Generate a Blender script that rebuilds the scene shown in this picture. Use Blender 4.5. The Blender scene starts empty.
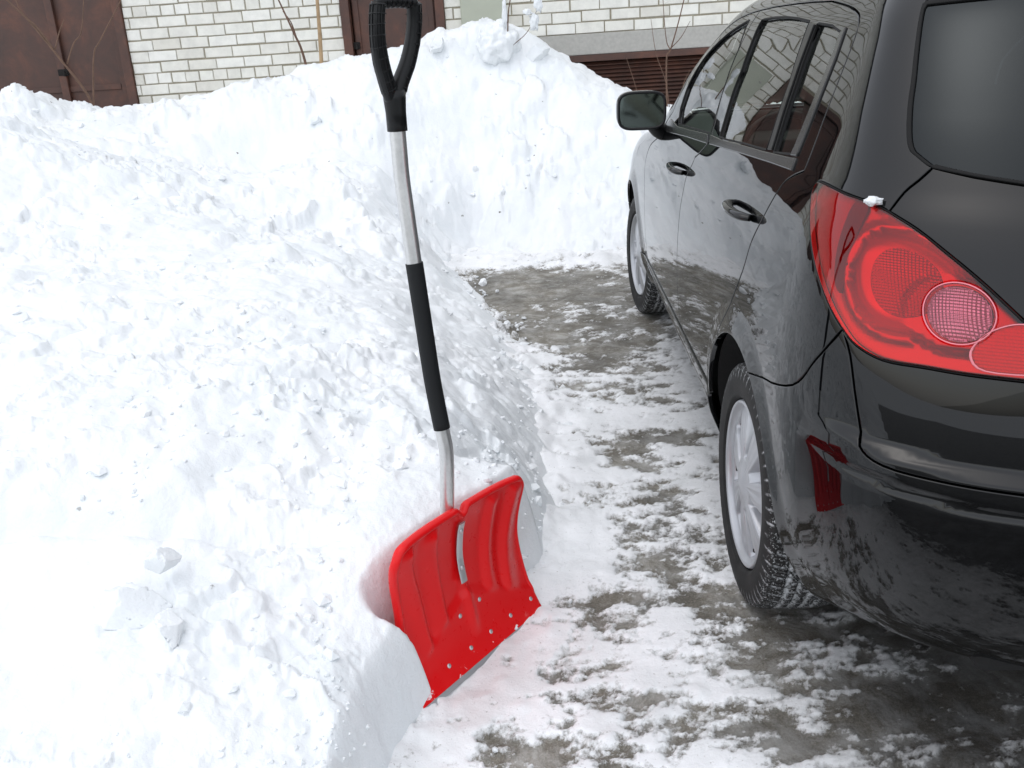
import bpy, bmesh, math, random
import numpy as np
from mathutils import Vector, Matrix
from mathutils.geometry import delaunay_2d_cdt
random.seed(5); rng=np.random.default_rng(5)
S=bpy.context.scene; COL=S.collection

# ------------------------------------------------------------------ helpers
def link(o,parent=None):
    COL.objects.link(o)
    if parent is not None: o.parent=parent
    return o
def tag(o,label=None,cat=None,group=None,kind=None):
    if label: o['label']=label
    if cat: o['category']=cat
    if group: o['group']=group
    if kind: o['kind']=kind
    return o
def empty(name,loc=(0,0,0),rz=0.,parent=None):
    o=bpy.data.objects.new(name,None); o.location=loc; o.rotation_euler=(0,0,rz); o.empty_display_size=.1
    return link(o,parent)
def np_mesh(name,V,Fc,mats,parent=None,smooth=True,mi=None,normals=None,attrs=None,loc=None):
    """V (n,3); Fc list of index tuples or (m,k) array"""
    me=bpy.data.meshes.new(name); V=np.asarray(V,np.float32)
    if isinstance(Fc,np.ndarray):
        m,k=Fc.shape; me.vertices.add(len(V)); me.vertices.foreach_set('co',V.ravel())
        me.loops.add(m*k); me.loops.foreach_set('vertex_index',Fc.astype(np.int32).ravel())
        me.polygons.add(m); me.polygons.foreach_set('loop_start',np.arange(0,m*k,k,dtype=np.int32))
        try: me.polygons.foreach_set('loop_total',np.full(m,k,np.int32))
        except Exception: pass
        me.update(calc_edges=True)
    else:
        me.from_pydata([tuple(map(float,v)) for v in V],[],[tuple(int(i) for i in f) for f in Fc]); me.update()
    for mt in (mats if isinstance(mats,(list,tuple)) else [mats]): me.materials.append(mt)
    if mi is not None: me.polygons.foreach_set('material_index',np.asarray(mi,np.int32))
    me.polygons.foreach_set('use_smooth',np.full(len(me.polygons),bool(smooth)))
    if attrs:
        for k,a in attrs.items():
            at=me.attributes.new(k,'FLOAT','POINT'); at.data.foreach_set('value',np.asarray(a,np.float32))
    if normals is not None: me.normals_split_custom_set_from_vertices([tuple(map(float,n)) for n in normals])
    o=bpy.data.objects.new(name,me); link(o,parent)
    if loc is not None: o.location=loc
    return o
def bm_obj(name,bm,mat,parent=None,smooth=False,angle=None):
    bmesh.ops.recalc_face_normals(bm,faces=bm.faces)
    me=bpy.data.meshes.new(name); bm.to_mesh(me); bm.free()
    for mt in (mat if isinstance(mat,(list,tuple)) else [mat]): me.materials.append(mt)
    me.polygons.foreach_set('use_smooth',[smooth or angle is not None]*len(me.polygons))
    if angle is not None: me.set_sharp_from_angle(angle=math.radians(angle))
    o=bpy.data.objects.new(name,me); return link(o,parent)
def bm_box(bm,c,s,bev=0.,seg=2,M=None,mi=0):
    g=bmesh.ops.create_cube(bm,size=1.); vs=g['verts']
    for v in vs: v.co=Vector((c[0]+v.co.x*s[0],c[1]+v.co.y*s[1],c[2]+v.co.z*s[2]))
    fs=set(f for v in vs for f in v.link_faces)
    if bev>0:
        es=list(set(e for v in vs for e in v.link_edges)); r=bmesh.ops.bevel(bm,geom=es,offset=bev,segments=seg,profile=.6,affect='EDGES')
        fs=set(r['faces'])|set(f for f in fs if f.is_valid); vs=list(set(v for f in fs for v in f.verts))
    for f in fs:
        if f.is_valid: f.material_index=mi
    if M is not None: bmesh.ops.transform(bm,matrix=M,verts=[v for v in vs if v.is_valid])
def sweep(name,pts,rad,mat,parent=None,n=12,up=(0,0,1),ell=1.,closed_ends=True,sub=0):
    """tube along points; rad scalar/list; ell scales the second axis"""
    P=np.array(pts,float); r=np.broadcast_to(np.asarray(rad,float),(len(P),)).copy()
    if sub:
        t=np.arange(len(P)); tt=np.linspace(0,len(P)-1,(len(P)-1)*sub+1); i=np.clip(tt.astype(int),0,len(P)-2); s=(tt-i)[:,None]
        T=np.gradient(P,axis=0); P2=(2*s**3-3*s**2+1)*P[i]+(s**3-2*s**2+s)*T[i]+(-2*s**3+3*s**2)*P[i+1]+(s**3-s**2)*T[i+1]
        r=np.interp(tt,t,r); P=P2
    T=np.gradient(P,axis=0); T/=np.linalg.norm(T,axis=1,keepdims=True)
    a=np.array(up,float); A=np.zeros_like(P); prev=np.cross(T[0],a)
    if np.linalg.norm(prev)<.1: prev=np.cross(T[0],[1,0,0.])
    for k in range(len(P)):
        prev=prev-T[k]*prev.dot(T[k]); prev/=np.linalg.norm(prev); A[k]=prev
    B=np.cross(T,A); th=np.linspace(0,2*np.pi,n,endpoint=False)
    V=P[:,None]+r[:,None,None]*(np.cos(th)[None,:,None]*A[:,None]+ell*np.sin(th)[None,:,None]*B[:,None])
    V=V.reshape(-1,3); F=[]
    for k in range(len(P)-1):
        for j in range(n): F.append((k*n+j,k*n+(j+1)%n,(k+1)*n+(j+1)%n,(k+1)*n+j))
    if closed_ends: F.append(tuple(range(n))[::-1]); F.append(tuple((len(P)-1)*n+j for j in range(n)))
    if name is None: return V,F
    return np_mesh(name,V,F,mat,parent)
def merge(parts):
    V=[];F=[];o=0
    for v,f in parts: V.append(np.asarray(v)); F+= [tuple(i+o for i in q) for q in f]; o+=len(v)
    return np.concatenate(V),F
def lathe(profile,n=64,axis='y'):
    """profile list of (h,r); returns V,F around local y"""
    p=np.array(profile,float); th=np.linspace(0,2*np.pi,n,endpoint=False)
    V=np.stack([p[:,1,None]*np.cos(th),np.broadcast_to(p[:,0,None],(len(p),n)),p[:,1,None]*np.sin(th)],-1).reshape(-1,3)
    F=[(k*n+j,k*n+(j+1)%n,(k+1)*n+(j+1)%n,(k+1)*n+j) for k in range(len(p)-1) for j in range(n)]
    return V,F

# numpy noise ------------------------------------------------------
def _h(ix,iy,s):
    x=(ix.astype(np.int64)*374761393+iy.astype(np.int64)*668265263+s*974634777)&0xffffffff
    x=((x^(x>>13))*1274126177)&0xffffffff; x=x^(x>>16); x=(x*2246822519)&0xffffffff
    return ((x^(x>>15))&0xffffff)/float(0x1000000)
def perlin(x,y,s=0):
    ix=np.floor(x);iy=np.floor(y);fx=x-ix;fy=y-iy; u=fx*fx*fx*(fx*(fx*6-15)+10);v=fy*fy*fy*(fy*(fy*6-15)+10)
    def g(dx,dy):
        a=_h(ix+dx,iy+dy,s)*2*np.pi; return np.cos(a)*(fx-dx)+np.sin(a)*(fy-dy)
    return ((g(0,0)*(1-u)+g(1,0)*u)*(1-v)+(g(0,1)*(1-u)+g(1,1)*u)*v)*1.5
def fbm(x,y,o=4,s=0,g=.5):
    r=0;a=1;f=1;t=0
    for k in range(o): r=r+a*perlin(x*f+k*7.3,y*f-k*3.1,s+k); t+=a; a*=g; f*=2.03
    return r/t
def worley(x,y,s=0):
    ix=np.floor(x);iy=np.floor(y); d1=np.full(np.shape(x),9.);d2=d1.copy(); cid=np.zeros(np.shape(x))
    for dx in (-1,0,1):
        for dy in (-1,0,1):
            px=ix+dx+_h(ix+dx,iy+dy,s);py=iy+dy+_h(ix+dx,iy+dy,s+11); d=np.hypot(px-x,py-y); h=_h(ix+dx,iy+dy,s+23)
            n=d<d1; d2=np.where(n,d1,np.minimum(d2,d)); cid=np.where(n,h,cid); d1=np.where(n,d,d1)
    return d1,d2,cid

# ------------------------------------------------------------------ materials
def new_mat(name):
    m=bpy.data.materials.new(name); m.use_nodes=True; nt=m.node_tree; nt.nodes.clear()
    out=nt.nodes.new('ShaderNodeOutputMaterial'); return m,nt,out
def N(nt,t,**k):
    n=nt.nodes.new(t)
    for a,b in k.items():
        if a in n.inputs.keys() if isinstance(a,str) else False: n.inputs[a].default_value=b
        else:
            try: setattr(n,a,b)
            except Exception: n.inputs[a].default_value=b
    return n
def pbsdf(nt,out,col=(.5,.5,.5),rough=.5,metal=0.,**k):
    b=nt.nodes.new('ShaderNodeBsdfPrincipled'); b.inputs['Base Color'].default_value=(*col,1); b.inputs['Roughness'].default_value=rough; b.inputs['Metallic'].default_value=metal
    for a,v in k.items(): b.inputs[a.replace('_',' ')].default_value=v
    nt.links.new(b.outputs[0],out.inputs[0]); return b
def noise(nt,scale,detail=4,rough=.55,vec=None,dist=0.):
    n=nt.nodes.new('ShaderNodeTexNoise'); n.inputs['Scale'].default_value=scale; n.inputs['Detail'].default_value=detail; n.inputs['Roughness'].default_value=rough; n.inputs['Distortion'].default_value=dist
    if vec is not None: nt.links.new(vec,n.inputs['Vector'])
    return n
def ramp(nt,fac,stops,interp='LINEAR'):
    r=nt.nodes.new('ShaderNodeValToRGB'); r.color_ramp.interpolation=interp; e=r.color_ramp.elements
    while len(e)<len(stops): e.new(.5)
    for q,(p,c) in zip(e,stops): q.position=p; q.color=(*c,1) if len(c)==3 else c
    nt.links.new(fac,r.inputs[0]); return r
def g3(v): return (v,v,v)
def mixc(nt,f,a,b,t='MIX'):
    m=nt.nodes.new('ShaderNodeMix'); m.data_type='RGBA'; m.blend_type=t
    for s,v in ((0,f),(6,a),(7,b)):
        if hasattr(v,'links'): nt.links.new(v,m.inputs[s])
        elif s==0: m.inputs[0].default_value=v
        else: m.inputs[s].default_value=(*v,1)
    return m.outputs[2]
def math_(nt,op,a,b=None,clamp=False):
    m=nt.nodes.new('ShaderNodeMath'); m.operation=op; m.use_clamp=clamp
    for s,v in ((0,a),(1,b)):
        if v is None: continue
        if hasattr(v,'links'): nt.links.new(v,m.inputs[s])
        else: m.inputs[s].default_value=v
    return m.outputs[0]
def bump(nt,h,strength,dist,b,prev=None):
    n=nt.nodes.new('ShaderNodeBump'); n.inputs['Strength'].default_value=strength; n.inputs['Distance'].default_value=dist
    nt.links.new(h,n.inputs['Height'])
    if prev is not None: nt.links.new(prev,n.inputs['Normal'])
    if b is not None: nt.links.new(n.outputs[0],b.inputs['Normal'])
    return n.outputs[0]
def objco(nt): return nt.nodes.new('ShaderNodeTexCoord').outputs['Object']

def m_simple(name,col,rough=.5,metal=0.,nb=0.,nscale=60,var=0.,**k):
    m,nt,out=new_mat(name); b=pbsdf(nt,out,col,rough,metal,**k); co=objco(nt)
    n=noise(nt,nscale,5,.6,co)
    if var>0:
        c=ramp(nt,n.outputs[0],[(.25,tuple(x*(1-var) for x in col)),(.75,tuple(min(1,x*(1+var)) for x in col))]); nt.links.new(c.outputs[0],b.inputs['Base Color'])
    if nb>0: bump(nt,n.outputs[0],nb,.002,b)
    return m

def m_snow():
    m,nt,out=new_mat('snow'); b=pbsdf(nt,out,(.88,.9,.92),.55); co=objco(nt)
    b.inputs['Specular IOR Level'].default_value=.35
    n1=noise(nt,28,6,.65,co); n2=noise(nt,150,4,.7,co); n3=noise(nt,3.,5,.6,co)
    base=ramp(nt,n3.outputs[0],[(.3,(.765,.80,.815)),(.62,(.83,.85,.86))])
    # sparse dirt specks and grey meltwater stains
    v=nt.nodes.new('ShaderNodeTexVoronoi'); v.inputs['Scale'].default_value=11.; dn=noise(nt,40,3,.6,co); nt.links.new(mixc(nt,.03,co,dn.outputs['Color'],'ADD'),v.inputs['Vector'])
    nd=noise(nt,1.7,3,.6,co)
    sp=ramp(nt,v.outputs['Distance'],[(.0,g3(1)),(.06,g3(1)),(.10,g3(0))])
    sel=nt.nodes.new('ShaderNodeSeparateColor'); nt.links.new(v.outputs['Color'],sel.inputs[0])
    pick=math_(nt,'GREATER_THAN',sel.outputs[0],.86); dens=ramp(nt,nd.outputs[0],[(.44,g3(0)),(.56,g3(1))])
    f=math_(nt,'MULTIPLY',math_(nt,'MULTIPLY',sp.outputs[0],pick),dens.outputs[0])
    nst=noise(nt,2.3,7,.7,co,.6); st=ramp(nt,nst.outputs[0],[(.62,g3(0)),(.74,g3(1))])
    c=mixc(nt,math_(nt,'MULTIPLY',st.outputs[0],.16),base.outputs[0],(.52,.5,.44)); c=mixc(nt,f,c,(.13,.115,.09))
    nt.links.new(c,b.inputs['Base Color'])
    x=bump(nt,n1.outputs[0],.28,.02,None); bump(nt,n2.outputs[0],.3,.004,b,x)
    return m
def m_ground():
    m,nt,out=new_mat('snowy_asphalt'); b=pbsdf(nt,out,(.1,.1,.1),.7); co=objco(nt)
    at=nt.nodes.new('ShaderNodeAttribute'); at.attribute_name='bare'
    at2=nt.nodes.new('ShaderNodeAttribute'); at2.attribute_name='wet'
    fine=noise(nt,70,8,.72,co); mid=noise(nt,14,6,.65,co); gr=noise(nt,260,3,.7,co)
    a=math_(nt,'ADD',at.outputs['Fac'],math_(nt,'MULTIPLY',math_(nt,'SUBTRACT',fine.outputs[0],.5),.55))
    a=math_(nt,'ADD',a,math_(nt,'MULTIPLY',math_(nt,'SUBTRACT',mid.outputs[0],.5),.5))
    mk=ramp(nt,a,[(.44,g3(0)),(.53,g3(.45)),(.60,g3(1))])
    asp=ramp(nt,gr.outputs[0],[(.3,(.105,.095,.075)),(.5,(.17,.155,.125)),(.72,(.29,.27,.23))])
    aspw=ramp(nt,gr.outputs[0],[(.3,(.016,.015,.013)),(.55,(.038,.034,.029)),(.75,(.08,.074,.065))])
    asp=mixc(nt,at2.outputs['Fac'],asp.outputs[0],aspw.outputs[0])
    film=ramp(nt,noise(nt,7.5,10,.78,co,.4).outputs[0],[(.44,g3(0)),(.60,g3(.75))]); asp=mixc(nt,film.outputs[0],asp,mixc(nt,at2.outputs['Fac'],(.42,.415,.39),(.12,.122,.122)))
    stain=ramp(nt,noise(nt,3.3,6,.7,co).outputs[0],[(.38,g3(.62)),(.62,g3(1.15))]); asp=mixc(nt,1.,asp,stain.outputs[0],'MULTIPLY')
    mudn=noise(nt,5,5,.6,co); snowc=ramp(nt,mudn.outputs[0],[(.35,(.76,.775,.78)),(.6,(.88,.89,.90))])
    dirt=ramp(nt,noise(nt,35,7,.75,co).outputs[0],[(.40,(.13,.128,.122)),(.70,(.45,.455,.455))])
    # packed, driven-over snow is grey where wet
    sn=mixc(nt,math_(nt,'MULTIPLY',at2.outputs['Fac'],.85),snowc.outputs[0],dirt.outputs[0])
    v=noise(nt,120,3,.6,co); spk=ramp(nt,v.outputs[0],[(.66,g3(0)),(.72,g3(.6))]); sn=mixc(nt,spk.outputs[0],sn,(.3,.28,.25))
    c=mixc(nt,mk.outputs[0],sn,asp); nt.links.new(c,b.inputs['Base Color'])
    r=math_(nt,'SUBTRACT',.75,math_(nt,'MULTIPLY',math_(nt,'MULTIPLY',mk.outputs[0],at2.outputs['Fac']),.35)); nt.links.new(r,b.inputs['Roughness'])
    inv=math_(nt,'SUBTRACT',1.,mk.outputs[0])
    x=bump(nt,inv,.6,.006,None); x=bump(nt,fine.outputs[0],.5,.006,None,x); bump(nt,gr.outputs[0],.4,.002,b,x)
    return m
def m_paint():
    m,nt,out=new_mat('black_car_paint'); b=pbsdf(nt,out,(.006,.0065,.007),.16); co=objco(nt)
    b.inputs['Specular IOR Level'].default_value=.0; b.inputs['Coat Weight'].default_value=1.; b.inputs['Coat Roughness'].default_value=.018; b.inputs['Coat IOR'].default_value=1.47
    # thin road-salt film, thicker low down
    sx=nt.nodes.new('ShaderNodeSeparateXYZ'); nt.links.new(co,sx.inputs[0])
    low=nt.nodes.new('ShaderNodeMapRange'); low.inputs[1].default_value=.75; low.inputs[2].default_value=.25; low.inputs[3].default_value=0; low.inputs[4].default_value=1; nt.links.new(sx.outputs[2],low.inputs[0])
    n=noise(nt,9,7,.7,co); nn=ramp(nt,n.outputs[0],[(.42,g3(0)),(.7,g3(1))])
    f=math_(nt,'MULTIPLY',math_(nt,'MULTIPLY',low.outputs[0],nn.outputs[0]),.035)
    c=mixc(nt,f,(.002,.0023,.0027),(.2,.2,.19)); nt.links.new(c,b.inputs['Base Color'])
    cr=math_(nt,'ADD',.014,math_(nt,'MULTIPLY',f,2.)); nt.links.new(cr,b.inputs['Coat Roughness'])
    w=noise(nt,2.2,2,.5,co); bump(nt,w.outputs[0],.25,.0035,b)
    nb=[n for n in nt.nodes if n.type=='BUMP'][-1]; nt.links.new(nb.outputs[0],b.inputs['Coat Normal'])
    return m
def m_glass(name,tint,ior=1.5,rough=.0,bs=0.,gl=(1,1,1)):
    m,nt,out=new_mat(name); t=nt.nodes.new('ShaderNodeBsdfTransparent'); t.inputs[0].default_value=(*tint,1)
    g=nt.nodes.new('ShaderNodeBsdfGlossy'); g.inputs['Roughness'].default_value=rough; g.inputs[0].default_value=(*gl,1)
    fr=nt.nodes.new('ShaderNodeFresnel'); fr.inputs[0].default_value=ior; mx=nt.nodes.new('ShaderNodeMixShader')
    co=objco(nt); n=noise(nt,3,2,.5,co); bn=nt.nodes.new('ShaderNodeBump'); bn.inputs['Strength'].default_value=.12+bs; bn.inputs['Distance'].default_value=.002
    nt.links.new(n.outputs[0],bn.inputs['Height']); nt.links.new(bn.outputs[0],g.inputs['Normal'])
    nt.links.new(fr.outputs[0],mx.inputs[0]); nt.links.new(t.outputs[0],mx.inputs[1]); nt.links.new(g.outputs[0],mx.inputs[2]); nt.links.new(mx.outputs[0],out.inputs[0]); return m
def m_reflector(name,col,rough=.25,metal=.6,scale=90,bs=.6):
    m,nt,out=new_mat(name); b=pbsdf(nt,out,col,rough,metal); co=objco(nt)
    w=nt.nodes.new('ShaderNodeTexWave'); w.wave_type='BANDS'; w.bands_direction='Z'; w.inputs['Scale'].default_value=scale; w.inputs['Distortion'].default_value=0; nt.links.new(co,w.inputs[0])
    w2=nt.nodes.new('ShaderNodeTexWave'); w2.wave_type='BANDS'; w2.bands_direction='Y'; w2.inputs['Scale'].default_value=scale; nt.links.new(co,w2.inputs[0])
    h=math_(nt,'ADD',w.outputs['Fac'],w2.outputs['Fac']); bump(nt,h,bs,.0015,b); return m
def m_brick():
    m,nt,out=new_mat('white_silicate_brick'); b=pbsdf(nt,out,(.6,.6,.57),.85); co=objco(nt)
    gi=nt.nodes.new('ShaderNodeNewGeometry'); r=ramp(nt,gi.outputs['Random Per Island'],[(0,(.70,.68,.61)),(.3,(.77,.755,.69)),(.7,(.81,.80,.735)),(1,(.84,.83,.775))])
    n=noise(nt,7,7,.7,co); d=ramp(nt,n.outputs[0],[(.3,g3(.84)),(.58,g3(1.))]); c=mixc(nt,1.,r.outputs[0],d.outputs[0],'MULTIPLY'); nt.links.new(c,b.inputs['Base Color'])
    n2=noise(nt,60,6,.7,co); bump(nt,n2.outputs[0],.6,.006,b); return m
def m_gate():
    m,nt,out=new_mat('brown_painted_steel'); b=pbsdf(nt,out,(.07,.03,.02),.55); co=objco(nt)
    n=noise(nt,3.,7,.7,co,.4); c=ramp(nt,n.outputs[0],[(.3,(.048,.027,.021)),(.5,(.075,.034,.024)),(.64,(.115,.046,.028)),(.75,(.14,.06,.036))])
    nt.links.new(c.outputs[0],b.inputs['Base Color']); bump(nt,noise(nt,25,5,.6,co).outputs[0],.3,.004,b); return m
M={}
M['snow']=m_snow(); M['ground']=m_ground(); M['paint']=m_paint()
M['glass']=m_glass('tinted_window_glass',(.80,.88,.82),1.75); M['rearglass']=m_glass('privacy_glass',(.016,.022,.026),1.40,gl=(.86,.95,1.))
M['redlens']=m_glass('red_lens',(.93,.010,.018),1.5,.0,.05); M['clearlens']=m_glass('clear_lens',(.92,.50,.57),1.5,.03,.3)
M['redrefl']=m_reflector('red_reflector',(.72,.11,.11),.2,.6,14,.0)
M['dish']=m_reflector('lamp_dish',(.55,.09,.10),.16,.7,70,.5); M['foglens']=m_reflector('fog_lamp_reflector',(.80,.13,.13),.3,.35,60,.35); M['clearlens_ring']=m_simple('pink_lens_rim',(.75,.22,.26),.2); M['wedge']=m_simple('dark_red_lamp_wall',(.16,.012,.015),.3); M['chrome']=m_simple('chrome',(.75,.75,.76),.12,1.)
M['clearrefl']=m_reflector('clear_reflector',(.75,.60,.65),.2,.7,62,.6)
M['black']=m_simple('black_plastic',(.008,.008,.009),.42,nb=.25,nscale=300,Specular_IOR_Level=.3); M['trim']=m_simple('satin_black_trim',(.006,.006,.006),.3,Specular_IOR_Level=.22)
M['belt']=m_simple('dark_belt_moulding',(.03,.03,.03),.22,.3)
M['rubber']=m_simple('seal_rubber',(.006,.006,.006),.6,Specular_IOR_Level=.2); M['dark']=m_simple('wheel_well_lining',(.008,.008,.008),.9,nb=.3)
M['seat']=m_simple('dark_seat_fabric',(.03,.028,.026),.9,nb=.4,nscale=200); M['silver']=m_simple('silver_wheel_paint',(.42,.43,.45),.30,.45,nb=.05,var=.04,nscale=25)
M['mirror']=m_simple('mirror_glass',(.10,.12,.11),.06,1.)
M['brick']=m_brick(); M['gate']=m_gate(); M['mortar']=m_simple('mortar',(.33,.30,.23),.9,nb=.6,nscale=60,var=.2)
M['concrete']=m_simple('concrete',(.40,.39,.36),.85,nb=.5,nscale=35,var=.12); M['box']=m_simple('grey_green_painted_steel',(.40,.42,.34),.5,var=.04,nscale=8)
M['hole']=m_simple('dark_void',(.01,.008,.007),.9)
M['roof']=m_simple('roofing_felt',(.08,.08,.085),.9)
M['twig']=m_simple('bare_twig_bark',(.13,.075,.05),.8,var=.3,nscale=20); M['stake']=m_simple('weathered_stake_wood',(.36,.25,.14),.75,var=.3,nscale=15)
M['steel']=m_simple('galvanised_steel',(.55,.56,.57),.35,.8,nb=.2); M['alu']=m_simple('aluminium_tube',(.66,.66,.65),.3,.85,nb=.12,nscale=120,var=.08)
M['grip']=m_simple('black_foam_grip',(.008,.009,.010),.62,Specular_IOR_Level=.3,nb=.4,nscale=400); M['hplastic']=m_simple('handle_plastic',(.007,.0075,.008),.36,nb=.15,nscale=200,Specular_IOR_Level=.3)
def m_red():
    m,nt,out=new_mat('red_shovel_plastic'); b=pbsdf(nt,out,(.70,.006,.008),.34,Specular_IOR_Level=.3); co=objco(nt)
    b.inputs['Subsurface Weight'].default_value=.12; b.inputs['Subsurface Radius'].default_value=(.01,.002,.002); b.inputs['Subsurface Scale'].default_value=.6
    n=noise(nt,40,6,.7,co); r=ramp(nt,n.outputs[0],[(.3,g3(.24)),(.7,g3(.4))]); nt.links.new(r.outputs[0],b.inputs['Roughness'])
    v=noise(nt,9,8,.75,co); f=ramp(nt,v.outputs[0],[(.66,g3(0)),(.76,g3(.35))]); c=mixc(nt,f.outputs[0],(.70,.006,.008),(.8,.35,.35))
    sx=nt.nodes.new('ShaderNodeSeparateXYZ'); nt.links.new(co,sx.inputs[0]); mr_=nt.nodes.new('ShaderNodeMapRange'); mr_.inputs[1].default_value=.10; mr_.inputs[2].default_value=.035; nt.links.new(sx.outputs[2],mr_.inputs[0])
    pk=noise(nt,26,7,.7,co); pf=ramp(nt,math_(nt,'ADD',pk.outputs[0],math_(nt,'MULTIPLY',mr_.outputs[0],.06)),[(.665,g3(0)),(.695,g3(1))]); c=mixc(nt,math_(nt,'MULTIPLY',pf.outputs[0],mr_.outputs[0]),c,(.85,.87,.89)); nt.links.new(c,b.inputs['Base Color'])
    bump(nt,noise(nt,120,4,.6,co).outputs[0],.08,.001,b); return m
M['red']=m_red()
def m_tyre():
    m,nt,out=new_mat('tyre_rubber'); b=pbsdf(nt,out,(.02,.02,.02),.7,Specular_IOR_Level=.25); co=objco(nt)
    at=nt.nodes.new('ShaderNodeAttribute'); at.attribute_name='groove'
    n=noise(nt,70,6,.75,co); a=math_(nt,'MULTIPLY',at.outputs['Fac'],ramp(nt,n.outputs[0],[(.42,g3(0)),(.56,g3(1))]).outputs[0])
    n2=noise(nt,180,5,.7,co); at2=nt.nodes.new('ShaderNodeAttribute'); at2.attribute_name='tread'
    a2=math_(nt,'MULTIPLY',at2.outputs['Fac'],ramp(nt,n2.outputs[0],[(.56,g3(0)),(.64,g3(.7))]).outputs[0]); a=math_(nt,'MAXIMUM',a,a2)
    bc=ramp(nt,noise(nt,14,5,.6,co).outputs[0],[(.35,(.010,.010,.010)),(.7,(.024,.023,.022))])
    c=mixc(nt,a,bc.outputs[0],(.72,.74,.76)); nt.links.new(c,b.inputs['Base Color']); bump(nt,n2.outputs[0],.4,.002,b); return m
M['tyre']=m_tyre()

# ------------------------------------------------------------------ camera (calibrated), light, sky
f_px,pitch,roll,hc=884.8,math.radians(21.2282),math.radians(2.8269),1.4046
fw=Vector((0,math.cos(pitch),-math.sin(pitch))); rt=Vector((1,0,0)); up=rt.cross(fw)
rt2=math.cos(roll)*rt-math.sin(roll)*up; up2=math.cos(roll)*up+math.sin(roll)*rt
cd=bpy.data.cameras.new('camera'); cam=bpy.data.objects.new('camera',cd); link(cam); S.camera=cam
cam.matrix_world=Matrix(((rt2.x,up2.x,-fw.x,0),(rt2.y,up2.y,-fw.y,0),(rt2.z,up2.z,-fw.z,hc),(0,0,0,1)))
cd.sensor_width=36; cd.lens=f_px/1024*36; cd.clip_start=.05; cd.clip_end=900
SUN_EL,SUN_ROT=math.radians(74),math.radians(240)
w=bpy.data.worlds.new('World'); S.world=w; w.use_nodes=True; nt=w.node_tree; nt.nodes.clear()
out=nt.nodes.new('ShaderNodeOutputWorld'); bg=nt.nodes.new('ShaderNodeBackground'); sky=nt.nodes.new('ShaderNodeTexSky'); sky.sky_type='NISHITA'; sky.sun_disc=False
sky.sun_elevation=SUN_EL; sky.sun_rotation=SUN_ROT; sky.air_density=1.; sky.dust_density=1.5; sky.ozone_density=1.
hs=nt.nodes.new('ShaderNodeHueSaturation'); hs.inputs['Saturation'].default_value=.36
nt.links.new(sky.outputs[0],hs.inputs['Color']); nt.links.new(hs.outputs[0],bg.inputs[0]); nt.links.new(bg.outputs[0],out.inputs[0]); bg.inputs[1].default_value=.15
sl=bpy.data.lights.new('sun','SUN'); sl.energy=.9; sl.angle=math.radians(150); sl.color=(1,.985,.965); so=bpy.data.objects.new('sun',sl); link(so)
dv=Vector((math.sin(SUN_ROT)*math.cos(SUN_EL),math.cos(SUN_ROT)*math.cos(SUN_EL),math.sin(SUN_EL))); so.rotation_euler=dv.to_track_quat('Z','Y').to_euler()
S.view_settings.view_transform='Standard'; S.view_settings.look='None'; S.view_settings.exposure=0.58; S.view_settings.gamma=1.0
S.cycles.max_bounces=10; S.cycles.transparent_max_bounces=16; S.cycles.use_denoising=True

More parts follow.
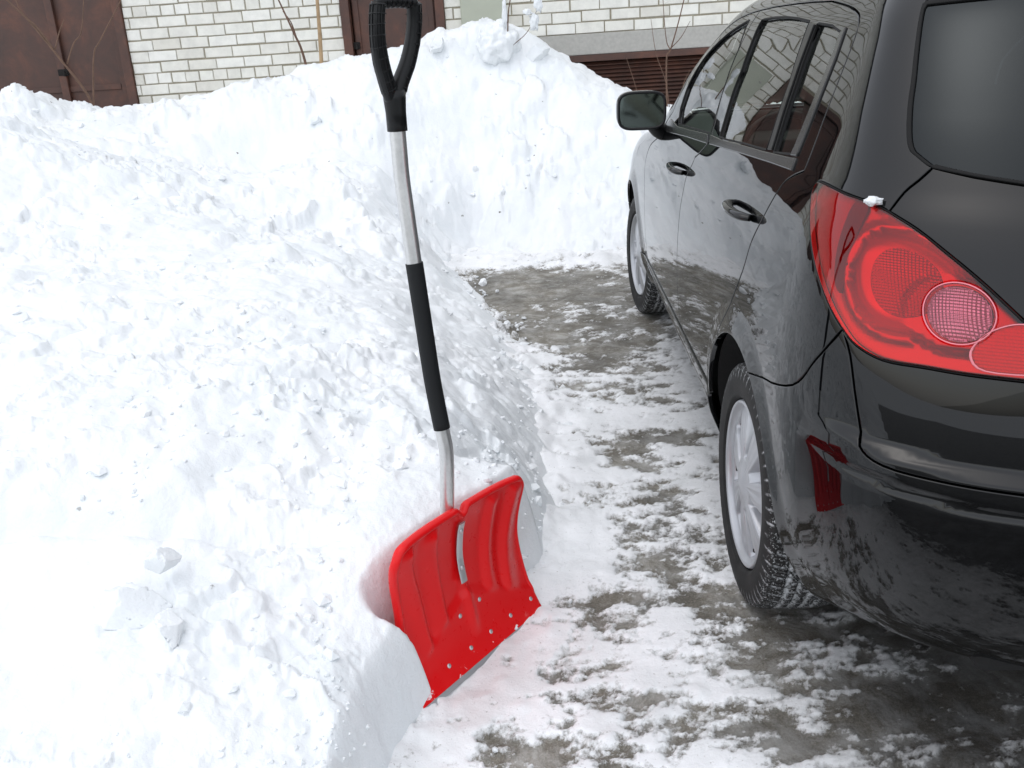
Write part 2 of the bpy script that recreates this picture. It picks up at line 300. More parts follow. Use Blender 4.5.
# ------------------------------------------------------------------ ground and snow
def sstep(a,b,x):
    t=np.clip((x-a)/(b-a),0,1); return t*t*(3-2*t)
EDGE=[(-14,-1.2),(-6,-.9),(-3,-.3),(-1.4,.1),(-.62,.45),(-.36,.9),(-.285,1.43),(-.232,1.55),(-.205,1.605),(-.222,1.635),(-.29,1.655),(-.20,1.79),(-.10,1.935),(-.02,2.03),(.06,2.22),(.12,2.5),(.15,2.8),(.155,3.1),(.13,3.45),(.08,3.9),(.0,4.4),(-.15,5.0),(-.30,5.6),(-.33,5.80),(-.1,5.90),(.4,5.84),(.9,5.80),(1.4,5.76),(2.0,5.74),(2.6,5.9),(3.2,5.4),(3.5,4.0),(3.6,1.),(3.9,-1.),(6,-2),(30,-4),(30,30),(-40,30),(-40,-2)]
CP=[(-0.250,1.600,0.245),(-0.457,1.488,0.270),(-0.608,1.330,0.290),(-0.749,1.228,0.300),(-0.895,1.173,0.300),(-1.016,1.429,0.350),(-0.770,1.558,0.360),(-0.495,1.716,0.340),(-0.337,1.710,0.335),(-1.168,1.749,0.410),(-0.834,1.761,0.410),(-0.527,1.906,0.390),(-0.287,1.919,0.370),(-0.120,1.975,0.330),(-1.299,2.045,0.500),(-0.926,2.061,0.500),(-0.578,2.193,0.450),(-0.324,2.321,0.410),(-0.102,2.454,0.340),(0.004,2.578,0.280),(-1.508,2.464,0.540),(-0.928,2.494,0.530),(-0.528,2.747,0.450),(-0.222,3.092,0.350),(-0.061,3.343,0.255),(-1.867,3.181,0.600),(-1.187,3.341,0.560),(-0.692,3.822,0.450),(-0.470,3.741,0.370),(-0.330,4.176,0.240),(-2.379,4.201,0.680),(-1.573,4.610,0.610),(-1.046,5.054,0.500),(-0.483,5.640,0.200),(-0.712,5.119,0.500),(-0.547,5.869,0.420),(-0.434,5.983,0.260),(-0.668,5.960,0.640),(-0.903,5.324,0.620),(-0.804,6.195,0.880),(-0.367,6.450,0.560),(-0.243,6.410,0.240),(-1.105,5.520,0.720),(-3.200,5.851,0.840),(-2.335,6.061,0.740),(-1.706,6.729,0.660),(-1.2,5.9,.75),(-0.374,6.313,0.370),(-0.296,6.783,0.731),(-0.720,6.425,0.580),(-0.870,6.811,0.969),(0.008,6.938,0.847),(0.465,6.978,0.894),(0.726,6.624,0.627),(0.993,6.457,0.493),(-0.366,7.290,1.136),(0.179,7.260,1.112),(0.403,7.151,1.033),(-0.014,6.459,0.471),(0.415,6.420,0.456),(0.892,6.773,0.747),(-0.125,7.501,1.305),(-0.593,7.149,1.079),(-3.708,7.000,1.197),(-3.548,7.000,1.240),(-3.384,7.000,1.147),(-3.233,7.000,0.988),(-3.111,7.000,1.026),(-2.989,7.000,1.071),(-2.846,7.000,1.035),(-2.713,7.000,0.942),(-2.544,7.000,1.035),(-2.382,7.000,1.013),(-1.975,7.000,1.059),(-1.725,7.080,1.100),(-1.514,7.200,1.157),(-1.180,7.380,1.304),(-0.520,7.600,1.419),(-0.196,7.600,1.479),(0.043,7.600,1.460),(0.264,7.600,1.398),(0.517,7.600,1.258),(0.838,7.600,1.067),(1.165,7.600,0.936),(1.496,7.600,0.802),(-.3,6.0,.12),(.4,5.98,.10),(1.3,6.2,.30),(1.0,5.97,.12),
(1.9,6.9,.8),(2.6,6.9,.85),(3.6,6.5,.8),(4.4,5,.7),(4.6,3,.6),(4.8,0,.4),
(-4.5,7,1.1),(-6,7,.9),(-4.5,8.3,.85),(-2.8,8.3,.75),(-1.2,8.3,1.0),(0,8.35,1.3),(1.2,8.3,.85),(3,8.3,.6),(-3.,5.5,1.1),(-4.6,4.6,1.0),(-3.3,2.6,.85),(-2.4,1.3,.55),(-1.6,.5,.28),(-1.0,.6,.26),(-2.4,-.6,.2),(-3.8,.4,.5),(-5.5,2,.6),(-2.2,-3,.2),(-4,-3,.3),(-.5,.9,.22)]
CP=np.array(CP)
def tps_fit(P):
    n=len(P); r=np.hypot(P[:,None,0]-P[None,:,0],P[:,None,1]-P[None,:,1]); K=np.where(r>0,r*r*np.log(r+1e-12),0)+np.eye(n)*.0006
    A=np.zeros((n+3,n+3)); A[:n,:n]=K; A[:n,n]=1; A[:n,n+1:]=P[:,:2]; A[n,:n]=1; A[n+1:,:n]=P[:,:2].T
    return np.linalg.solve(A,np.r_[P[:,2],0,0,0])
TW=tps_fit(CP)
def macro(x,y):
    s=x*0+TW[-3]+TW[-2]*x+TW[-1]*y
    for k in range(len(CP)):
        r2=(x-CP[k,0])**2+(y-CP[k,1])**2; s=s+TW[k]*.5*r2*np.log(r2+1e-12)
    return s
def sdist(x,y):
    E=np.array(EDGE,float); best=np.full(np.shape(x),1e9); ins=np.zeros(np.shape(x),bool)
    for i in range(len(E)):
        a=E[i];b=E[(i+1)%len(E)]; d=b-a; t=np.clip(((x-a[0])*d[0]+(y-a[1])*d[1])/(d@d),0,1)
        best=np.minimum(best,np.hypot(x-a[0]-t*d[0],y-a[1]-t*d[1]))
        c=((a[1]>y)!=(b[1]>y)); ins^= c&(x<(b[0]-a[0])*(y-a[1])/((b[1]-a[1]) if b[1]!=a[1] else 1e-9)+a[0])
    return np.where(ins,best,-best)
def bank_h(x,y):
    wx=.03*perlin(x*4,y*4,77); wy=.03*perlin(x*4+9,y*4,78)
    guard=sstep(.28,.5,np.hypot(x+.10,y-1.76))
    sd=sdist(x+wx*guard,y+wy*guard)
    m=np.clip(macro(x,y),.06,1.7)
    far=sstep(-9,-6.5,x)*sstep(12,7,x); m=m*(.25+.75*far)
    # steep cut face beside the cleared strip, gentler toe in the far part
    wdt=.10+.55*sstep(5.3,5.9,y)+.16*sstep(2.2,3.0,y)*sstep(5.2,4.4,y)
    t=np.clip(sd/wdt,0,1); prof=1-(1-t)**2.2
    prof=prof*(.55+.45*sstep(0,wdt*2.2+.05,sd))+0*t; prof=np.where(y<2.2,(1-(1-np.clip(sd/.07,0,1))**2),prof)
    h=m*prof
    amp=sstep(0,.12,sd)
    bl=np.clip(guard+.15,0,1)
    h+=amp*bl*(.045*fbm(x*1.7,y*1.7,3,1)+.022*np.abs(fbm(x*4.1,y*4.1,3,5))*2-.014)
    d1,d2,c=worley(x*7+.6*perlin(x*5,y*5,3),y*7+.6*perlin(x*5,y*5,4),9)
    lum=np.clip(.55-d1,0,1)*c**2; zone=sstep(.0,.4,fbm(x*1.1,y*1.1,2,31))
    h+=amp*bl*zone*.045*lum
    d1,d2,c=worley(x*17,y*17,19); h+=amp*bl*zone*.020*np.clip(.5-d1,0,1)*(c>.5)*sstep(-.1,.3,fbm(x*2.1,y*2.1,2,41))
    d1,d2,c=worley(x*3.1+.3*perlin(x*6,y*6,8),y*3.1,29); h+=amp*guard*.10*(np.clip(.45-d1,0,1)*(c>.72))*sstep(2.,3.,y)
    h+=np.clip(sd/.04,0,1)*(.0075*fbm(x*13,y*13,4,51)*(.45+.9*zone)+.0022*fbm(x*45,y*45,3,61))
    # broken crust: tilted clods with crumbling edges, in several sizes
    def clods(f,sd_,am,th):
        u=x*f+.35*perlin(x*f*1.3,y*f*1.3,sd_+1)+.12*perlin(x*f*4,y*f*4,sd_+2); v=y*f+.35*perlin(x*f*1.3+5,y*f*1.3,sd_+3)+.12*perlin(x*f*4,y*f*4+3,sd_+4)
        ix=np.floor(u);iy=np.floor(v); b1=np.full(np.shape(u),9.);b2=b1.copy(); hh=np.zeros(np.shape(u))
        for dx in (-1,0,1):
            for dy in (-1,0,1):
                px=ix+dx+_h(ix+dx,iy+dy,sd_);py=iy+dy+_h(ix+dx,iy+dy,sd_+11); dd=np.hypot(px-u,py-v)
                g=_h(ix+dx,iy+dy,sd_+23)-.5+(_h(ix+dx,iy+dy,sd_+31)-.5)*1.6*(u-px)+(_h(ix+dx,iy+dy,sd_+37)-.5)*1.6*(v-py)
                nn=dd<b1; b2=np.where(nn,b1,np.minimum(b2,dd)); hh=np.where(nn,g,hh); b1=np.where(nn,dd,b1)
        edge=sstep(0,.22,b2-b1); return am*(hh*edge-.25*(1-edge))*th
    z1=sstep(-.12,.22,fbm(x*1.3+3,y*1.3,3,201)); z2=sstep(-.05,.25,fbm(x*2.6,y*2.6+7,3,211)); back=sstep(4.2,5.6,y)
    z1=np.clip(z1*(.75+.5*back)+.25*back,0,1.2)
    h+=amp*bl*(clods(5.5,221,.050,z1)+clods(13,231,.024,np.clip(z1*.5+z2*.7,0,1.1))+clods(34,241,.0085,z2*.8+.2*z1))
    # wind-cut shelf on the near left
    h-=.045*np.exp(-((y-(1.80+.06*perlin(x*2,y*0,91)))/.035)**2)*sstep(-.35,-.55,x)*sstep(-2.2,-1.6,x)
    # sharp snow peaks on the crest before the gate
    h+=.11*np.exp(-np.hypot(x+2.46,y-7.)/.05)
    return np.where(sd>0,h,-.04+np.clip(sd,-.2,0)*.3),sd

def fan(nu_mid,ny,y0,y1):
    ys=np.concatenate([np.linspace(-9,.7,60,endpoint=False),.7*(y1/.7)**np.linspace(0,1,ny)])
    um=np.linspace(-.82,.72,nu_mid); ul=-.82-np.cumsum(.0025*1.045**np.arange(110)); ur=.72+np.cumsum(.0025*1.045**np.arange(100))
    us=np.concatenate([ul[::-1],um,ur]); sc=np.maximum(ys,.7)+.35
    X=us[None,:]*sc[:,None]; Y=np.broadcast_to(ys[:,None],X.shape); return X,Y
def grid_faces(a,b,keep=None):
    i=np.arange(a*b).reshape(a,b); F=np.stack([i[:-1,:-1],i[:-1,1:],i[1:,1:],i[1:,:-1]],-1).reshape(-1,4)
    return F if keep is None else F[keep.reshape(-1)[F].any(1)]
def compact(V,F,*att):
    u,inv=np.unique(F,return_inverse=True); return (V[u],inv.reshape(F.shape))+tuple(a[u] for a in att)
X,Y=fan(900,720,.7,9.6)
H,SD=bank_h(X,Y)
V=np.stack([X,Y,H],-1).reshape(-1,3); keep=(SD>-.02)
F_=grid_faces(*X.shape,keep); V,F_=compact(V,F_)
bank=np_mesh('snow_bank',V,F_,M['snow']); tag(bank,'bank of shovelled white snow heaped before the brick garages','snow bank',kind='structure')

# loose crumbs of snow lying over the bank and along its foot
def crumbs(n):
    t=(1+5**.5)/2; I=np.array([(-1,t,0),(1,t,0),(-1,-t,0),(1,-t,0),(0,-1,t),(0,1,t),(0,-1,-t),(0,1,-t),(t,0,-1),(t,0,1),(-t,0,-1),(-t,0,1)])/1.9
    FI=np.array([(0,11,5),(0,5,1),(0,1,7),(0,7,10),(0,10,11),(1,5,9),(5,11,4),(11,10,2),(10,7,6),(7,1,8),(3,9,4),(3,4,2),(3,2,6),(3,6,8),(3,8,9),(4,9,5),(2,4,11),(6,2,10),(8,6,7),(9,8,1)])
    y=.9*(7.6/.9)**rng.random(n*4); x=rng.uniform(-.75,.30,n*4)*(y+.35)
    h_,sd_=bank_h(x,y); zone=fbm(x*1.6,y*1.6,3,251); toe_=np.exp(-(sd_/.16)**2)
    p=np.where(sd_>-.0,.25*sstep(0.,.3,zone)+.9*toe_,np.exp(-(sd_/.10)**2)*.8); p=np.where((np.abs(x+.06)<.32)&(np.abs(y-1.74)<.32)&(sd_>-.09),0,p)
    k=rng.random(n*4)<p; x,y,h_,sd_=x[k][:n],y[k][:n],h_[k][:n],sd_[k][:n]; m=len(x)
    r=np.exp(rng.normal(-5.45,.6,m))*(.6+.25*y); r=np.clip(r,.002,.045); z=np.where(sd_>0,h_,.008)
    V=I[None]*(1+rng.normal(0,.16,(m,12,1)))*rng.uniform(.6,1.25,(m,1,3))*r[:,None,None]; a=rng.uniform(0,6.28,m); c,s_=np.cos(a)[:,None],np.sin(a)[:,None]
    V=np.stack([V[...,0]*c-V[...,1]*s_+x[:,None],V[...,0]*s_+V[...,1]*c+y[:,None],V[...,2]*.75+(z+r*.12)[:,None]],-1)
    F=(FI[None]+12*np.arange(m)[:,None,None]).reshape(-1,3); return V.reshape(-1,3),F
cv,cf=crumbs(4200); tag(np_mesh('snow_crumbs',cv,cf,M['snow'],smooth=False),'loose crumbs of broken snow scattered over the bank and its foot',None,kind='stuff')

# bare asphalt density: world-space patches (x,y,rx,ry,weight)
BL=[(.30,5.45,.75,.28,.42),(.45,5.05,.6,.25,.40),(-.05,5.1,.35,.5,.42),(.10,4.4,.35,.4,.38),(.65,4.6,.35,.5,.25),(.40,4.05,.3,.3,.15),(.37,2.94,.12,.08,.35),(.60,2.95,.16,.12,.32),(.42,2.78,.10,.06,.32),(.25,1.99,.12,.07,.42),(.20,1.87,.12,.06,.34),(.36,2.15,.10,.10,.30),(.55,3.5,.2,.3,.15),
(-.05,1.46,.12,.07,.38),(.10,1.44,.12,.06,.34),(.22,1.60,.1,.06,.26),(.38,1.50,.16,.08,.36),(.5,1.72,.16,.07,.34),(.55,1.42,.14,.07,.3),(.72,1.56,.16,.10,.34),(.95,1.5,.18,.12,.28),(.62,1.82,.16,.1,.36),(1.3,1.6,.4,.3,.25),(1.0,1.9,.4,.3,.32),(.85,1.3,.2,.1,.32),(.22,1.33,.15,.08,.25),(1.6,3.2,.75,2.4,.35),(1.5,.3,1.2,.7,.22),(.36,3.75,.14,.5,.20),(.5,2.45,.16,.3,.22),(.30,2.4,.10,.2,.18),(.62,4.0,.2,.5,.2),(.22,3.6,.12,.25,.15),(.52,1.98,.14,.1,.2),(.08,1.72,.08,.08,.2)]
def bare(x,y):
    d=x*0+.03
    for a,b,rx,ry,wt in BL: d=d+wt*np.exp(-(((x-a)/rx)**2+((y-b)/ry)**2))
    d=np.minimum(d,.75)
    n=.40*fbm(x*3.4,y*6.5,5,101,.65)+.50*fbm(x*10,y*19,5,111,.7)
    road=sstep(.9,.45,y)*.9
    return np.clip(d*.80+.265+n*.92+road,0,1)
def wet(x,y): 
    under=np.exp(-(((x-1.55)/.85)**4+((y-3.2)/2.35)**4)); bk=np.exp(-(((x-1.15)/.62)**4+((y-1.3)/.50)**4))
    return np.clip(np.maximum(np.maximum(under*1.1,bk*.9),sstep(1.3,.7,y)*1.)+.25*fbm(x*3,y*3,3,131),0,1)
X,Y=fan(620,560,.7,9.6); B=bare(X,Y); Wt=wet(X,Y)
sn=sstep(.62,.42,B); lumps=.5+.5*fbm(X*9,Y*9,4,141); d1,d2,c=worley(X*16,Y*16,151)
Z=.002+sn*(.006+.008*lumps)+.0015*fbm(X*30,Y*30,3,161)+sn*.012*np.clip(.42-d1,0,1)*(c>.8)
toe=sdist(X,Y); Z+=sn*.05*np.exp(-np.abs(np.minimum(toe,0))/.09)*(.5+fbm(X*7,Y*7,3,171))
Z=np.where((X>.55)&(X<2.3)&(Y>1.2)&(Y<5.6),np.minimum(Z,.012),Z)
V=np.stack([X,Y,Z],-1).reshape(-1,3); keep=(toe<.3)
F_=grid_faces(*X.shape,keep); V,F_,Ba,Wa=compact(V,F_,B.ravel(),Wt.ravel())
gr=np_mesh('ground',V,F_,M['ground'],attrs={'bare':Ba,'wet':Wa}); tag(gr,'asphalt drive with patches of packed snow',None,kind='structure')
# the wide sheet to the horizon
gx=np.concatenate([-400*.72**np.arange(26),[0],400*.72**np.arange(26)[::-1]]); GX,GY=np.meshgrid(gx,gx)
V=np.stack([GX,GY,-.05+.0*GX],-1).reshape(-1,3)
fs=np_mesh('snow_field',V,grid_faces(*GX.shape),M['snow']); tag(fs,'flat snow covered ground all round',None,kind='structure')
ROWS=np.array([
# w, z, r, ar, nr, f, af, nf, bow
(.700,.215,-.60,.45,3.0,3.25,.80,3.0,.03),
(.770,.26,-.665,.47,3.0,3.34,.80,3.0,.03),
(.795,.31,-.715,.48,3.0,3.39,.80,3.0,.03),
(.822,.38,-.765,.50,3.0,3.41,.80,3.0,.03),
(.838,.48,-.80,.50,3.0,3.42,.80,3.0,.03),
(.846,.60,-.820,.50,3.0,3.42,.80,3.0,.03),
(.847,.72,-.82,.50,3.0,3.38,.80,3.0,.04),
(.841,.84,-.805,.50,3.1,3.25,.80,3.0,.06),
(.830,.94,-.785,.50,3.2,2.95,.80,3.0,.08),
(.812,1.02,-.755,.49,3.4,2.35,.60,3.0,.10),
(.787,1.085,-.72,.47,3.8,2.15,.45,3.0,.12),
(.762,1.14,-.685,.45,4.2,2.07,.40,3.0,.14),
(.722,1.25,-.61,.41,5.0,1.92,.40,3.2,.16),
(.680,1.36,-.525,.37,5.4,1.68,.40,3.4,.16),
(.650,1.43,-.465,.34,5.0,1.50,.38,3.4,.15),
(.608,1.485,-.405,.31,4.2,1.33,.36,3.2,.13),
(.520,1.522,-.355,.29,3.5,1.16,.33,3.0,.11),
(.300,1.541,-.325,.27,3.0,1.05,.30,3.0,.10),
(.000,1.548,-.310,.24,3.0,1.00,.27,3.0,.09)])
_d=np.r_[0,np.cumsum(np.hypot(np.diff(ROWS[:,0]),np.diff(ROWS[:,1])))]
VM=_d[-1]
def _pchip_slopes(x,y):
    h=np.diff(x)[:,None]; dl=np.diff(y,axis=0)/h; m=np.zeros_like(y)
    w1=2*h[1:]+h[:-1]; w2=h[1:]+2*h[:-1]; a,b=dl[:-1],dl[1:]; ok=a*b>0
    with np.errstate(all='ignore'):
        mm=(w1+w2)/(w1/a+w2/b)
    m[1:-1]=np.where(ok,mm,0); m[0]=dl[0]; m[-1]=dl[-1]; return m
_m=_pchip_slopes(_d,ROWS)
# smooth variant for w,z : catmull slopes
_c=np.zeros_like(ROWS); _c[1:-1]=(ROWS[2:]-ROWS[:-2])/(_d[2:]-_d[:-2])[:,None]; _c[0]=_m[0]; _c[-1]=_m[-1]; _m=_c
def rowat(V):
    V=np.clip(np.asarray(V,float),0,VM); i=np.clip(np.searchsorted(_d,V,side='right')-1,0,len(_d)-2)
    h=_d[i+1]-_d[i]; s=((V-_d[i])/h)[...,None]; h=h[...,None]
    return (2*s**3-3*s**2+1)*ROWS[i]+(s**3-2*s**2+s)*h*_m[i]+(-2*s**3+3*s**2)*ROWS[i+1]+(s**3-s**2)*h*_m[i+1]
def base(U,V):
    R=rowat(V); w,z,r,ar,nr,f,af,nf,bow=[R[...,k] for k in range(9)]; w=np.maximum(w,0)
    U=np.clip(U,0,5)
    phr=np.pi/2*(1-np.clip(U,0,1)); c,s=np.cos(phr),np.sin(phr)
    rho=(np.abs(c)**nr+np.abs(s)**nr+1e-12)**(-1/nr)
    Xr=r+ar; X1=Xr-ar*rho*s+bow*(rho*c)**2*rho*s; Y1=w*rho*c
    phf=np.pi/2*np.clip(U-4,0,1); c,s=np.cos(phf),np.sin(phf); rho=(np.abs(c)**nf+np.abs(s)**nf+1e-12)**(-1/nf)
    Xf=f-af; X3=Xf+af*rho*s; Y3=w*rho*c
    tt=np.clip((U-1)/3,0,1)
    X2=Xr+(Xf-Xr)*tt
    X=np.where(U<1,X1,np.where(U<=4,X2,X3)); Y=np.where(U<1,Y1,np.where(U<=4,w,Y3))
    return np.stack([X,Y,z],-1)
def sst(a,b,x):
    t=np.clip((x-a)/(b-a),0,1); return t*t*(3-2*t)
def disp(P):
    X,Y,Z=P[...,0],P[...,1],P[...,2]
    d=np.zeros_like(X)
    # bumper step: stands proud below z~.70, fading round the corner
    zc=.735-.03*sst(-.55,-.80,X)
    ramp=sst(-.50,-.68,X)
    d+=.022*ramp*sst(zc+.012,zc-.012,Z)
    d-=.006*ramp*np.exp(-((Z-(zc-.055))/.008)**2)
    # wheel arch flares
    for xc in (0,2.6):
        rr=np.hypot(X-xc,Z-.315)
        d+=.012*sst(.47,.375,rr)*sst(.10,.3,Z)*(np.abs(Y)>.5)
    # sill crease
    side=sst(.42,.55,X)*sst(2.2,2.08,X)
    d-=.016*side*sst(.375,.36,Z)*sst(.28,.33,Z)
    # shoulder line groove under the side glass
    return d
def nrm(U,V,e=2e-3):
    a=base(np.clip(U+e,0,5),V)-base(np.clip(U-e,0,5),V); b=base(U,np.clip(V+e,0,VM))-base(U,np.clip(V-e,0,VM))
    n=np.cross(b,a); l=np.linalg.norm(n,axis=-1,keepdims=True); n=n/np.maximum(l,1e-9)
    return n
def surf(U,V,off=0.):
    P=base(U,V); n=nrm(U,V); return P+n*(disp(P)+off)[...,None]
def surfn(U,V,off=0.,e=2.5e-3):
    Ua,Ub=np.clip(U+e,0,5),np.clip(U-e,0,5); Va,Vb=np.clip(V+e,0,VM),np.clip(V-e,0,VM)
    n=np.cross(surf(U,Va)-surf(U,Vb),surf(Ua,V)-surf(Ub,V)); l=np.linalg.norm(n,axis=-1,keepdims=True)
    return surf(U,V,off),n/np.maximum(l,1e-9)
def Vz(z):
    a=np.zeros(np.shape(z)); b=a+VM
    for _ in range(40):
        m=(a+b)/2; up=rowat(m)[...,1]<z; a=np.where(up,m,a); b=np.where(up,b,m)
    return (a+b)/2
def UX(X,V):
    a=np.zeros(np.broadcast(X,V).shape); b=a+5
    for _ in range(40):
        m=(a+b)/2; up=base(m,V)[...,0]<X; a=np.where(up,m,a); b=np.where(up,b,m)
    return (a+b)/2
def UVxz(X,z):
    V=Vz(np.asarray(z,float)); return UX(np.asarray(X,float),V),V

# ------------------------------------------------------------------ panels cut from the body surface
def pip(pts,poly):
    x,y=pts[:,0],pts[:,1]; ins=np.zeros(len(pts),bool); n=len(poly)
    for i in range(n):
        a,b=poly[i],poly[(i+1)%n]
        if a[1]==b[1]: continue
        c=((a[1]>y)!=(b[1]>y)); ins^=c&(x<(b[0]-a[0])*(y-a[1])/(b[1]-a[1])+a[0])
    return ins
def dens(poly,step=.012,close=True):
    o=[]; n=len(poly)
    for i in range(n if close else n-1):
        a=np.array(poly[i],float);b=np.array(poly[(i+1)%n],float); k=max(1,int(np.hypot(*(b-a))/step))
        for j in range(k): o.append(a+(b-a)*j/k)
    if not close: o.append(np.array(poly[-1],float))
    return np.array(o)
def sm(pts,k=6,close=False):
    """Catmull-Rom through the points"""
    P=[np.array(p,float) for p in pts]; n=len(P); o=[]
    for i in range(n if close else n-1):
        p0=P[(i-1)%n] if (close or i>0) else P[0]; p1=P[i]; p2=P[(i+1)%n]; p3=P[(i+2)%n] if (close or i+2<n) else P[-1]
        for j in range(k):
            t=j/k; o.append(.5*((2*p1)+(-p0+p2)*t+(2*p0-5*p1+4*p2-p3)*t*t+(-p0+3*p1-3*p2+p3)*t**3))
    if not close: o.append(P[-1])
    return [tuple(p) for p in o]
def edge_dist(p,poly):
    best=np.full(len(p),1e9); n=len(poly)
    for i in range(n):
        a=poly[i];b=poly[(i+1)%n]; d=b-a; L=d@d
        if L<1e-14: continue
        t=np.clip(((p-a)@d)/L,0,1); best=np.minimum(best,np.hypot(*((p-a)-t[:,None]*d).T))
    return best
def offs(U,V,off): return surf(U,V,off(U,V) if callable(off) else off)
def offn(U,V,off,e=2.5e-3):
    Ua,Ub=np.clip(U+e,0,5),np.clip(U-e,0,5); Va,Vb=np.clip(V+e,0,VM),np.clip(V-e,0,VM)
    n=np.cross(offs(U,Va,off)-offs(U,Vb,off),offs(Ua,V,off)-offs(Ub,V,off)); l=np.linalg.norm(n,axis=-1,keepdims=True)
    return offs(U,V,off),n/np.maximum(l,1e-9)
def patch(outer,holes=(),off=0.,sp=.014,gap=.0018,lip=.012,bstep=.010,mirror_join=False,sgn=1):
    loops=[dens(outer,bstep)]+[dens(h,bstep) for h in holes]
    lo=loops[0]; mn,mx=lo.min(0),lo.max(0)
    gx=np.arange(mn[0],mx[0],sp); gy=np.arange(mn[1],mx[1],sp*.866); G=np.array([(x+(j%2)*sp/2,y) for j,y in enumerate(gy) for x in gx]).reshape(-1,2)
    if len(G):
        m=pip(G,lo)
        for h in loops[1:]: m&=~pip(G,h)
        G=G[m]
        for l in loops:
            if len(G): G=G[edge_dist(G,l)>sp*.45]
    pts=[];edges=[];lid=[]
    for k,l in enumerate(loops):
        s=len(pts); pts+= [tuple(p) for p in l]; edges+=[(s+i,s+(i+1)%len(l)) for i in range(len(l))]; lid.append((s,len(l)))
    nb=len(pts); pts+=[tuple(p) for p in G]
    vo,eo,fo,ov,_,_=delaunay_2d_cdt([Vector(p) for p in pts],edges,[],0,1e-7,True)
    vo=np.array([tuple(v) for v in vo]); F=np.array([f for f in fo if len(f)==3]); c=vo[F].mean(1)
    m=pip(c,lo)
    for h in loops[1:]: m&=~pip(c,h)
    F=F[m]; mp={}
    for i,srcs in enumerate(ov):
        for s in srcs: mp[s]=i
    P,Nn=offn(vo[:,0],vo[:,1],off)
    # orient: outward normal
    a=np.cross(P[F[:,1]]-P[F[:,0]],P[F[:,2]]-P[F[:,0]]); fl=(a*Nn[F[:,0]]).sum(1)<0; F[fl]=F[fl][:,::-1]
    Fs=[tuple(f) for f in F]; Vs=[P];Ns=[Nn]; base_n=len(P)
    for s,n in lid:
        ids=[mp[s+i] for i in range(n)]; ids=[q for i,q in enumerate(ids) if q!=ids[i-1]]; n=len(ids)
        Q=P[ids]; Tn=np.roll(Q,-1,0)-np.roll(Q,1,0); Tn/=np.maximum(np.linalg.norm(Tn,axis=1,keepdims=True),1e-9); lat=np.cross(Nn[ids],Tn)
        # make lat point into the panel material
        uv=vo[ids]; tu=np.roll(uv,-1,0)-np.roll(uv,1,0); area=.5*np.sum(uv[:,0]*np.roll(uv[:,1],-1)-np.roll(uv[:,0],-1)*uv[:,1])
        test=offs(np.clip(uv[:,0]-tu[:,1]*.05*np.sign(area),0,5),np.clip(uv[:,1]+tu[:,0]*.05*np.sign(area),0,VM),0.)-offs(uv[:,0],uv[:,1],0.)
        sg=np.sign(np.median((lat*test).sum(1))); 
        if s!=0: sg=-sg
        lat=lat*sg
        cen=(uv[:,0]<1e-6) if mirror_join else np.zeros(n,bool)
        lat[cen]=0
        nn=Nn[ids]
        P0=Q+lat*(gap+.0022); Vs[0][ids]=P0
        r1=Q+lat*(gap+.0006)-nn*.0007; n1=nn-lat; n1/=np.linalg.norm(n1,axis=1,keepdims=True)
        r2=Q+lat*gap-nn*.0024; n2=-lat+nn*.05; n2/=np.maximum(np.linalg.norm(n2,axis=1,keepdims=True),1e-9)
        r3=Q+lat*gap-nn*lip
        st=base_n; Vs+= [r1,r2,r3]; Ns+=[n1,n2,n2]; base_n+=3*n
        prev=ids
        for ring in range(3):
            cur=[st+ring*n+i for i in range(n)]
            for i in range(n):
                j=(i+1)%n
                if cen[i] and cen[j]: continue
                q=(prev[i],prev[j],cur[j],cur[i])
                Fs.append(q)
            prev=cur
    V=np.concatenate(Vs);Nn=np.concatenate(Ns)
    # fix winding by comparing with normals
    out=[]
    for f in Fs:
        a,b,c=V[f[0]],V[f[1]],V[f[2]]; g=np.cross(b-a,c-a); out.append(f if g@(Nn[f[0]]+Nn[f[2]])>=0 else f[::-1])
    return V,Nn,out
def flipY(V,Nn,F):
    return V*[1,-1,1],Nn*[1,-1,1],[f[::-1] for f in F]
def add_patch(name,parent,mat,pt,side='L'):
    V,Nn,F=pt
    if side=='R': V,Nn,F=flipY(V,Nn,F)
    if side=='B':
        V2,N2,F2=flipY(V,Nn,F); n=len(V); V=np.concatenate([V,V2]);Nn=np.concatenate([Nn,N2]);F=list(F)+[tuple(i+n for i in f) for f in F2]
    return np_mesh(name,V,F,mat,parent,normals=Nn)
def uv(X,z):
    U,V=UVxz(np.array([float(X)]),np.array([float(z)])); return (float(U[0]),float(V[0]))
def uvs(l): return [uv(*p) for p in l]
ARC=(-.015,.315,.392)
def arc(cx,cz,r,a0,a1,n=26): return [uv(cx+r*math.cos(math.radians(a)),cz+r*math.sin(math.radians(a))) for a in np.linspace(a0,a1,n)]

car=empty('parked_car',(1.3968,1.9805,0),math.radians(90-2.6954))
tag(car,'glossy black hatchback with a large red tail lamp parked beside the snow bank','car')
Zs=.418 # top of sill skirt
v_s=float(Vz(.418)); v_b=float(Vz(.255))
